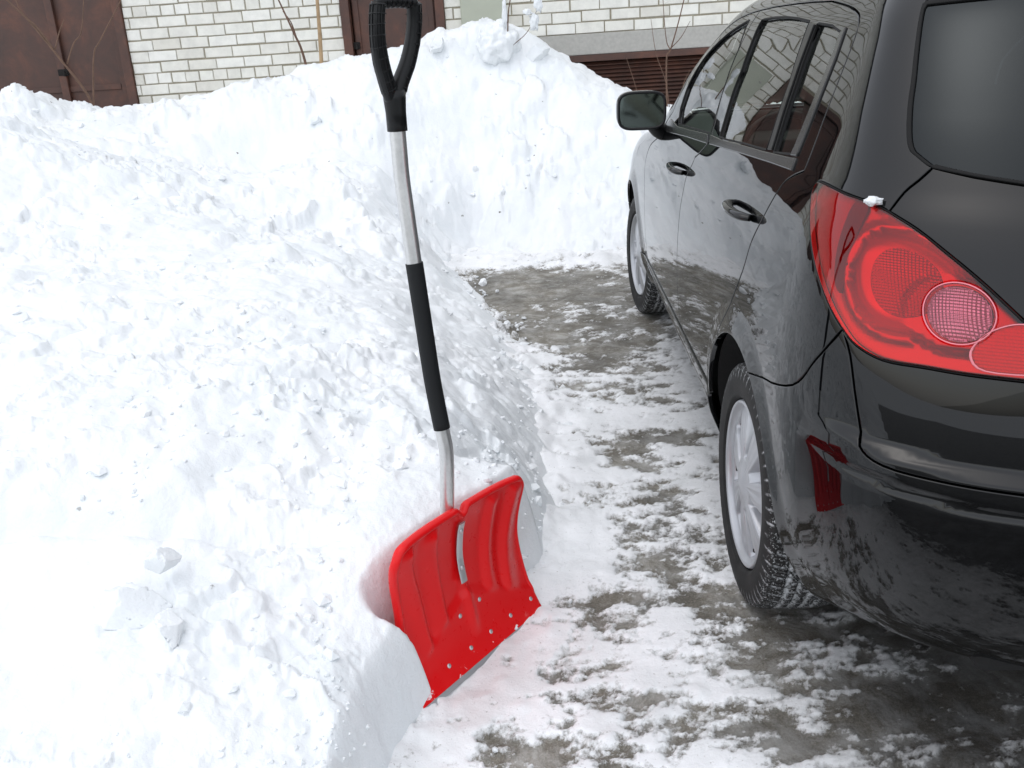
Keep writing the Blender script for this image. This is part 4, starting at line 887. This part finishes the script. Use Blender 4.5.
bm=bmesh.new(); bm_box(bm,(.39,.14,.6),(.52,.28,1.26)); bm_box(bm,(7.1,.14,.6),(7.8,.28,1.26)); bm_obj('plinth',bm,M['concrete'],garage)
def gate(x0,x1,z1,nm='garage_gate',lock=None):
    e=empty(nm,((x0+x1)/2,0,0),0,garage); W=x1-x0
    bm=bmesh.new(); 
    for s in (-1,1): bm_box(bm,(s*(W/2-.04),.03,z1/2),(.08,.14,z1),.006)
    bm_box(bm,(0,.03,z1-.04),(W-.16,.14,.08),.006); bm_obj('gate_frame',bm,M['gate'],e)
    nl=2 if W>1.5 else 1
    for q in range(nl):
        w_=(W-.17)/nl; cx=-(W-.17)/2+w_*(q+.5); bm=bmesh.new(); bm_box(bm,(cx,.06,z1/2-.04),(w_-.012,.04,z1-.10),.004)
        for s in (-1,1): bm_box(bm,(cx+s*(w_/2-.04),.034,z1/2-.04),(.05,.018,z1-.16),.004)
        for zz in (.12,z1*.5,z1-.16): bm_box(bm,(cx,.034,zz),(w_-.14,.016,.05),.004)
        lf=bm_obj('gate_leaf',bm,M['gate'],e)
    if lock is not None:
        bm=bmesh.new(); bm_box(bm,(lock[0]-(x0+x1)/2,.010,lock[1]),(.09,.035,.06),.008); bm_box(bm,(lock[0]-(x0+x1)/2+.02,-.012,lock[1]-.01),(.02,.03,.05),.006); bm_obj('lock',bm,M['hole'],e)
    return e
gate(-6.30,-3.345,2.45,lock=(-4.01,1.375)); gate(-1.362,-.435,2.15,'steel_door',lock=(-1.27,1.44)); gate(-10.6,-7.7,2.45)
# seam post of the big gate sits where the leaves meet
bm=bmesh.new(); bm_box(bm,(-4.02,.012,1.2),(.07,.03,2.3),.006); bm_obj('gate_strip',bm,M['gate'],garage)
# vent grille under the lintel
e=empty('vent_grille',(1.9,0,0),0,garage); bm=bmesh.new(); bm_box(bm,(0,.02,1.205),(2.5,.10,.056),.004); 
for s in (-1,1): bm_box(bm,(s*1.225,.03,.66),(.05,.10,1.03),.004)
bm_obj('grille_frame',bm,M['gate'],e)
bm=bmesh.new(); z=1.155
while z>.2: bm_box(bm,(0,0,0),(2.40,.040,.010),.0,1,Matrix.Translation((0,.035,z))@Matrix.Rotation(math.radians(38),4,'X')); bm_box(bm,(0,.052,z-.006),(2.40,.008,.012)); z-=.0345
bm_obj('slats',bm,M['gate'],e)
bm=bmesh.new(); bm_box(bm,(0,.14,.65),(2.45,.02,1.1)); bm_obj('backing',bm,M['hole'],e)
# meter cabinet
cb=empty('electric_cabinet'); cb.matrix_world=garage.matrix_world@Matrix.Translation((-.089,0,0)); tag(cb,'pale grey-green steel cabinet on the brick wall right of the narrow brown door','cabinet')
bm=bmesh.new(); bm_box(bm,(0,-.035,1.70),(.392,.07,.70),.006); bm_obj('cabinet_box',bm,M['box'],cb)
bm=bmesh.new(); bm_box(bm,(0,-.075,1.70),(.376,.008,.684),.003); bm_obj('cabinet_door',bm,M['box'],cb)
for zz in (1.47,1.93): bm=bmesh.new(); bm_box(bm,(-.150,-.083,zz),(.025,.010,.016),.003); bm_obj('hinge',bm,M['concrete'],cb)

# ------------------------------------------------------------------ twigs, stake
def plant(name,label,cat,chains,rad,mat,y0,group=None):
    root=empty(name,chains[0][0]); tag(root,label,cat,group); o=np.array(chains[0][0])
    for k,ch in enumerate(chains):
        r=rad*(1. if k==0 else .55); pts=np.array(ch,float)-o
        jit=rng.normal(0,.006,pts.shape); jit[0]=0; pts=pts+jit
        sweep('stem' if k==0 else 'branch',pts,np.linspace(r,r*.4,len(pts)),mat,root,n=7,sub=4)
    return root
def yz(l,y,dy=0): return [(a,y+dy*i,c) for i,(a,c) in enumerate(l)]
plant('bare_sapling','bare leaning sapling with thin forked branches in front of the wide brown gate','sapling',[yz([(-3.329,.90),(-3.363,1.143),(-3.514,1.421),(-3.619,1.592),(-3.732,1.753),(-3.883,1.942),(-4.1,2.3)],7.7),yz([(-3.559,1.50),(-3.645,1.682),(-3.717,1.782),(-3.76,2.0)],7.7,-.03),yz([(-3.55,1.503),(-3.513,1.632),(-3.453,1.718)],7.7,.03),yz([(-3.48,1.388),(-3.406,1.537),(-3.337,1.631),(-3.281,1.915),(-3.27,2.2)],7.7,.04)],.012,M['twig'],7.7)
plant('bare_twig','thin upright twig before the right edge of the wide brown gate','twig',[yz([(-3.332,.9),(-3.216,1.407),(-3.152,1.555),(-2.96,1.784),(-2.80,2.0)],7.62)],.008,M['twig'],7.7)
plant('bare_twig','dark thin twig leaning before the white bricks left of the wooden stake','twig',[yz([(-1.50,.92),(-1.567,1.384),(-1.608,1.529),(-1.686,1.719),(-1.80,2.05)],7.7),yz([(-1.60,1.50),(-1.64,1.62),(-1.70,1.70)],7.7,.02)],.012,M['twig'],7.7)
sk=np_mesh('wooden_stake',*sweep(None,[(-1.44,7.7,.9),(-1.426,7.7,1.25),(-1.412,7.7,1.483),(-1.393,7.7,1.90)],[.017,.0165,.016,.013],None,n=9,sub=3),M['stake']); tag(sk,'straight light brown wooden stake standing in snow beside the narrow brown door','stake')
plant('bare_shrub','leafless thin-stemmed shrub in front of the brown vent grille','shrub',[yz([(1.362,.6),(1.346,1.186),(1.368,1.281),(1.427,1.453),(1.491,1.685),(1.53,1.95)],7.4),yz([(1.368,1.281),(1.351,1.333),(1.326,1.465),(1.314,1.693),(1.31,1.9)],7.4,.02),yz([(1.368,1.281),(1.437,1.358),(1.52,1.47)],7.4,-.03),yz([(1.395,.6),(1.349,1.006),(1.251,1.242),(1.224,1.498)],7.4,.03),yz([(1.217,.6),(1.102,.98),(1.03,1.238)],7.4,.02),yz([(1.427,.6),(1.462,.971),(1.529,1.118)],7.4)],.0075,M['twig'],7.4)
sn=plant('snowy_twig','thin twig holding white clumps of snow above the highest point of the bank','twig',[yz([(.093,1.3),(.117,1.585),(.14,1.746),(.15,2.0)],7.4),yz([(.13,1.36),(.25,1.45),(.32,1.55),(.36,1.70)],7.4,.01)],.006,M['twig'],7.4)
def blob(name,c,r,mat,parent=None,seed=0,amp=.22,sub=4,freq=2.2,loc=None,fac=False):
    bm=bmesh.new(); bmesh.ops.create_icosphere(bm,subdivisions=sub,radius=1.)
    from mathutils import noise as mn
    rr_=random.Random(seed*7+1); planes=[(Vector((rr_.gauss(0,1),rr_.gauss(0,1),rr_.gauss(0,1))).normalized(),rr_.uniform(.45,.8)) for _ in range(9)]
    for v in bm.verts:
        d=v.co.normalized(); n=mn.noise(d*freq+Vector((seed*3.1,seed*1.7,seed)))+.5*mn.noise(d*freq*2.3+Vector((seed,0,9)))+.26*mn.noise(d*freq*6+Vector((seed,4,9)))+.12*mn.noise(d*freq*15+Vector((seed,8,9)))
        s=1+amp*n
        p=Vector((d.x*s,d.y*s,d.z*s))
        if fac:
            for pn,pd in planes:
                dd=p.dot(pn)-pd
                if dd>0: p=p-pn*dd*.93
        v.co=Vector((p.x*r[0]+c[0],p.y*r[1]+c[1],p.z*r[2]+c[2]))
    return bm_obj(name,bm,mat,parent,smooth=True)
og=np.array((.093,7.4,1.3))
for k,(c,r) in enumerate([((.31,7.39,1.53),(.050,.045,.085)),((.345,7.38,1.66),(.040,.035,.085)),((.26,7.39,1.60),(.05,.03,.03)),((.085,7.4,1.60),(.028,.028,.13)),((.10,7.4,1.74),(.026,.025,.06))]): blob('snow_clump',tuple(np.array(c)-og),tuple(q*.72 for q in r),M['snow'],sn,seed=k+3,amp=.5,sub=3)

# ------------------------------------------------------------------ loose snow lumps, things one could pick up
def lump(name,label,c,r,rz=0,seed=1,amp=.18,fac=False,tilt=0,grp=None,cat='snow lump'):
    o=blob(name,(0,0,0),r,M['snow'],None,seed,amp,5,2.,fac=fac); o.location=c; o.rotation_euler=(tilt,tilt*.5,rz); tag(o,label,cat,grp); return o
lump('snow_lump','rounded fist-sized snow lump lying on top of the angular snow slab at left',(-.742,1.60,.425),(.038,.030,.030),.4,2,.25,True)
lump('snow_slab','flat angular slab of broken snow crust on the near left slope',(-.80,1.525,.350),(.085,.055,.050),.3,4,.3,True,.2,cat='snow slab')
lump('snow_slab','small tilted snow slab just below the larger broken slab at left',(-.70,1.475,.348),(.035,.06,.034),.5,6,.3,True,-.3,cat='snow slab')
lump('snow_boulder','big rounded snow boulder capping the highest point of the bank',(.02,7.5,1.37),(.16,.16,.17),.1,8,.22,cat='snow boulder')
lump('snow_chunk','squarish snow chunk on the bank crest right of the big rounded boulder',(.33,7.45,1.30),(.10,.09,.10),.5,11,.3,True,.2,cat='snow chunk')
lump('snow_chunk','small peaked snow chunk on the crest left of the big rounded boulder',(-.46,7.5,1.40),(.09,.08,.07),.5,13,.3,True,.4,cat='snow chunk')
# dirty ice under the rear bumper
ice=blob('ice_lump',(0,0,0),(.035,.022,.020),m_simple('dirty_brown_ice',(.22,.15,.10),.5,var=.3,nscale=60,nb=.5),None,5,.5,4,3.); ice.location=(.86,1.93,.17); tag(ice,'lump of dirty brown ice stuck under the car bumper edge behind the rear wheel','ice lump')
Pl=surf(np.array([.60]),np.array([.957]),.008)[0]; cl=blob('snow_crumb',(0,0,0),(.015,.012,.008),M['snow'],None,7,.5,3,3.)
cw=car.matrix_world
cl.location=Vector((1.3968,1.9805,0))+Matrix.Rotation(math.radians(90-2.6954),3,'Z')@Vector(Pl); tag(cl,'tiny crumb of white snow resting on the top edge of the red tail lamp','snow crumb')

# ------------------------------------------------------------------ snow shovel
d=np.array([.5854,.8108,0]); n_=np.array([.8108,-.5854,0]); Mo=np.array([-.088,1.758,0.])
sh=bpy.data.objects.new('snow_shovel',None); sh.empty_display_size=.1; link(sh)
sh.matrix_world=Matrix([[d[0],n_[0],0,Mo[0]],[d[1],n_[1],0,Mo[1]],[0,0,1,0],[0,0,0,1]])   # local: x along blade, y = blade front, z up
tag(sh,'red plastic snow shovel with bent metal shaft standing upright against the snow bank','snow shovel')
TILT=math.radians(3.2)
def blade_pt(a,b):
    """a in [-1,1] across, b in [0,1] up"""
    A=a*.240; zb=np.interp(b,[0,.08,.25,.5,.75,.9,1.],[.018,.045,.108,.205,.295,.350,.392]); y=np.interp(b,[0,.08,.2,.35,.5,.65,.8,.92,1.],[.0,-.019,-.041,-.059,-.069,-.073,-.071,-.063,-.054])
    return A,y,zb
na,nb_=121,90
aa=np.linspace(-1,1,na); bb=np.linspace(0,1,nb_); AA,BB=np.meshgrid(aa,bb,indexing='ij')
from numpy import interp
zz=np.linspace(0,1,nb_)
def smooth1(v,k=9):
    p=np.pad(v,k,mode='reflect',reflect_type='odd'); return np.convolve(p,np.ones(2*k+1)/(2*k+1),'valid')
A_,Y_,Z_=blade_pt(AA,BB); yb=smooth1(blade_pt(0,bb)[1]); zb=smooth1(blade_pt(0,bb)[2],6); Y_=np.broadcast_to(yb,AA.shape).copy(); Z_=np.broadcast_to(zb,AA.shape).copy()
# rounded upper corners, slightly waisted sides
corner=1-.12*(1-np.sqrt(1-np.clip((BB-.86)/.1401,0,1)**2)); waist=1-.075*np.exp(-((BB-.55)/.25)**2); A_=AA*.240*corner*waist*(1-.0*BB)
Z_-= .004*np.abs(AA)**3*sstep(.8,1,BB)
Y_+= .010*np.abs(AA)**4*sstep(.1,.5,BB)                       # sides curl forward
# curved flutes above the flat scraper plate
plate=sstep(.0,.06,BB-(.40-.27*np.abs(AA)**1.0))
fl=0
for c in (.42,.80):
    cc_=c*(.62+.38*BB**.7); fl=fl+1.0*sstep(-.05,.05,np.abs(AA)-cc_)*sstep(.30,.04,np.abs(AA)-cc_)
Y_+= .016*fl*plate*sstep(1.,.93,BB)
Y_-= .009*plate
Y_+= .011*np.exp(-(AA/.06)**2)*sstep(.70,.45,BB)*sstep(.12,.3,BB)                                    # central socket ridge
notch=np.exp(-(AA/.07)**4)*sstep(.90,.99,BB); Z_-= .018*notch; 
P3=np.stack([A_,Y_,Z_],-1)
Na=np.cross(np.gradient(P3,axis=1),np.gradient(P3,axis=0)); Na/=np.linalg.norm(Na,axis=-1,keepdims=True); Na*=np.sign(Na[...,1:2].mean())
B3=P3-Na*.0035
V=np.concatenate([P3.reshape(-1,3),B3.reshape(-1,3)]); G=np.arange(na*nb_).reshape(na,nb_); K=na*nb_
F=[]
for i in range(na-1):
    for j in range(nb_-1):
        q=(G[i,j],G[i+1,j],G[i+1,j+1],G[i,j+1]); F.append(q[::-1]); F.append(tuple(x+K for x in q))
bd=[G[i,0] for i in range(na)]+[G[-1,j] for j in range(1,nb_)]+[G[i,-1] for i in range(na-2,-1,-1)]+[G[0,j] for j in range(nb_-2,0,-1)]
for k in range(len(bd)):
    a,b=bd[k],bd[(k+1)%len(bd)]; F.append((a,b,b+K,a+K))
Rt=np.array([[math.cos(TILT),0,math.sin(TILT)],[0,1,0],[-math.sin(TILT),0,math.cos(TILT)]])
def tl_(P): P=np.asarray(P,float)-[0,0,.02]; return P@Rt.T+[0,0,.025]
blade=np_mesh('blade',tl_(V),F,M['red'],sh)
# thick folded rim round sides and top
ed=[P3[-1,j] for j in range(5,nb_)]+[P3[i,-1] for i in range(na-2,0,-2)]+[P3[0,j] for j in range(nb_-1,4,-1)]
ed=np.array(ed); edn=ed+np.array([0,-.009,0]); 
rr_=.0078*np.minimum(1,.25+np.minimum(np.arange(len(edn)),np.arange(len(edn))[::-1])/14.); vv,ff=sweep(None,tl_(edn),rr_,None,n=12,up=(0,1,0),ell=1.5); np_mesh('blade_rim',vv,ff,M['red'],blade)
# scraper strip and rivets
V=[];F=[]
for k,a in enumerate(np.linspace(-.985,.985,60)): 
    for y,z in ((.0045,.010),(-.0015,.021),(-.005,.0195),(.001,.0085)): V.append((a*.240,y+.0005,z))
for k in range(59):
    for j in range(4): F.append((k*4+j,k*4+(j+1)%4,k*4+4+(j+1)%4,k*4+4+j))
F+=[(0,1,2,3),(59*4+3,59*4+2,59*4+1,59*4)]
np_mesh('scraper_strip',tl_(V),F,M['steel'],blade,smooth=False)
def at_blade(a,b): i=int(round((a+1)/2*(na-1))); j=int(round(b*(nb_-1))); return P3[i,j],Na[i,j]
for (a,b) in [(-.90,.105),(-.52,.10),(-.17,.10),(.17,.10),(.52,.10),(.90,.105),(-.16,.30),(.17,.31)]:
    p,nn=at_blade(a,b); bm=bmesh.new(); bmesh.ops.create_uvsphere(bm,u_segments=12,v_segments=8,radius=.006)
    q=Vector((0,0,1)).rotation_difference(Vector(tuple(Rt@nn))).to_matrix().to_4x4(); bmesh.ops.transform(bm,matrix=Matrix.Translation(Vector(tuple(tl_(p))))@q@Matrix.Diagonal((1,1,.45,1)),verts=bm.verts); bm_obj('rivet',bm,M['steel'],blade,smooth=True)
# front bracket strip
pts=[at_blade(-.035,b)[0]+np.array([0,.008,0]) for b in np.linspace(.50,.93,9)]
vv,ff=sweep(None,tl_(pts),.0115,None,n=10,up=(0,1,0),ell=.22); bk=np_mesh('bracket',vv,ff,M['steel'],blade,smooth=False)
for b in (.59,.86):
    p,nn=at_blade(-.035,b); bm=bmesh.new(); bmesh.ops.create_uvsphere(bm,u_segments=12,v_segments=8,radius=.0065); bmesh.ops.transform(bm,matrix=Matrix.Translation(Vector(tuple(tl_(p+np.array([0,.0105,0])))))@Matrix.Diagonal((1,.6,1,1)),verts=bm.verts); bm_obj('rivet',bm,M['steel'],bk,smooth=True)
SH=[(.0,-.100,.16),(0,-.101,.26),(0,-.098,.36),(0,-.089,.46),(0,-.083,.545),(0,-.090,.60),(0,-.106,.71),(0,-.117,.83),(0,-.129,.965),(0,-.137,1.067),(0,-.143,1.148),(0,-.1435,1.20),(0,-.1435,1.26)]
sweep('shaft',SH,.0165,M['alu'],sh,n=28,up=(1,0,0),sub=6)
i0=[p for p in SH if .598<p[2]<.97]; sweep('foam_grip',[(0,-.0905,.603)]+i0[1:]+[(0,-.1295,.970)],.0188,M['grip'],sh,n=28,up=(1,0,0),sub=8)
hd=empty('handle',(0,-.1435,1.245),0,sh)
sweep('collar',[(0,0,0),(0,0,.035),(0,0,.062),(0,0,.078)],[.0205,.0205,.0225,.0225],M['hplastic'],hd,n=28,up=(1,0,0))
for s in (-1,1):
    pts=[(s*.007,.0,.060),(s*.018,.001,.088),(s*.038,.009,.128),(s*.049,.016,.168),(s*.052,.022,.206),(s*.049,.026,.236)]
    arm=sweep('handle_arm',pts,[.0155,.0165,.0160,.0150,.0140,.0140],M['hplastic'],hd,n=20,up=(0,1,0),ell=1.0,sub=5)
    # ribbed lattice on the outer face
    vs=[];P_a=np.array(pts)
    from math import sqrt
    tt=np.linspace(.15,.97,9); L_=np.linspace(0,1,len(P_a))
    parts=[]
    for t in tt:
        c=np.array([np.interp(t,L_,P_a[:,k]) for k in range(3)]); c2=np.array([np.interp(min(1,t+.02),L_,P_a[:,k]) for k in range(3)])-np.array([np.interp(max(0,t-.02),L_,P_a[:,k]) for k in range(3)]); c2/=np.linalg.norm(c2); o_=np.cross(c2,[0,1,0]); o_/=np.linalg.norm(o_); o_*=np.sign(o_[0])*s
        arcp=[c+o_*.0155*math.cos(q)+np.array([0,1,0])*.0165*math.sin(q) for q in np.linspace(-1.9,1.9,13)]; parts.append(sweep(None,arcp,.0013,None,n=5,up=c2))
    for q in (-1.2,-.6,0,.6,1.2):
        ln=[]
        for t in np.linspace(.12,.98,18):
            c=np.array([np.interp(t,L_,P_a[:,k]) for k in range(3)]); c2=np.array([np.interp(min(1,t+.02),L_,P_a[:,k]) for k in range(3)])-np.array([np.interp(max(0,t-.02),L_,P_a[:,k]) for k in range(3)]); c2/=np.linalg.norm(c2); o_=np.cross(c2,[0,1,0]); o_/=np.linalg.norm(o_); o_*=np.sign(o_[0])*s
            ln.append(c+o_*.0155*math.cos(q)+np.array([0,1,0])*.0165*math.sin(q))
        parts.append(sweep(None,ln,.0013,None,n=5,up=(0,1,0)))
    vv,ff=merge(parts); np_mesh('rib_lattice',vv,ff,M['hplastic'],arm)
gp=[(x*.87,.026,.236+.004*math.cos(x/.06*1.5)) for x in np.linspace(-.058,.058,61)]
sweep('handle_grip',gp,[.0130+.0016*math.cos(x*2*np.pi/.0165) for x in np.linspace(-.058,.058,61)],M['hplastic'],hd,n=20,up=(0,1,0))
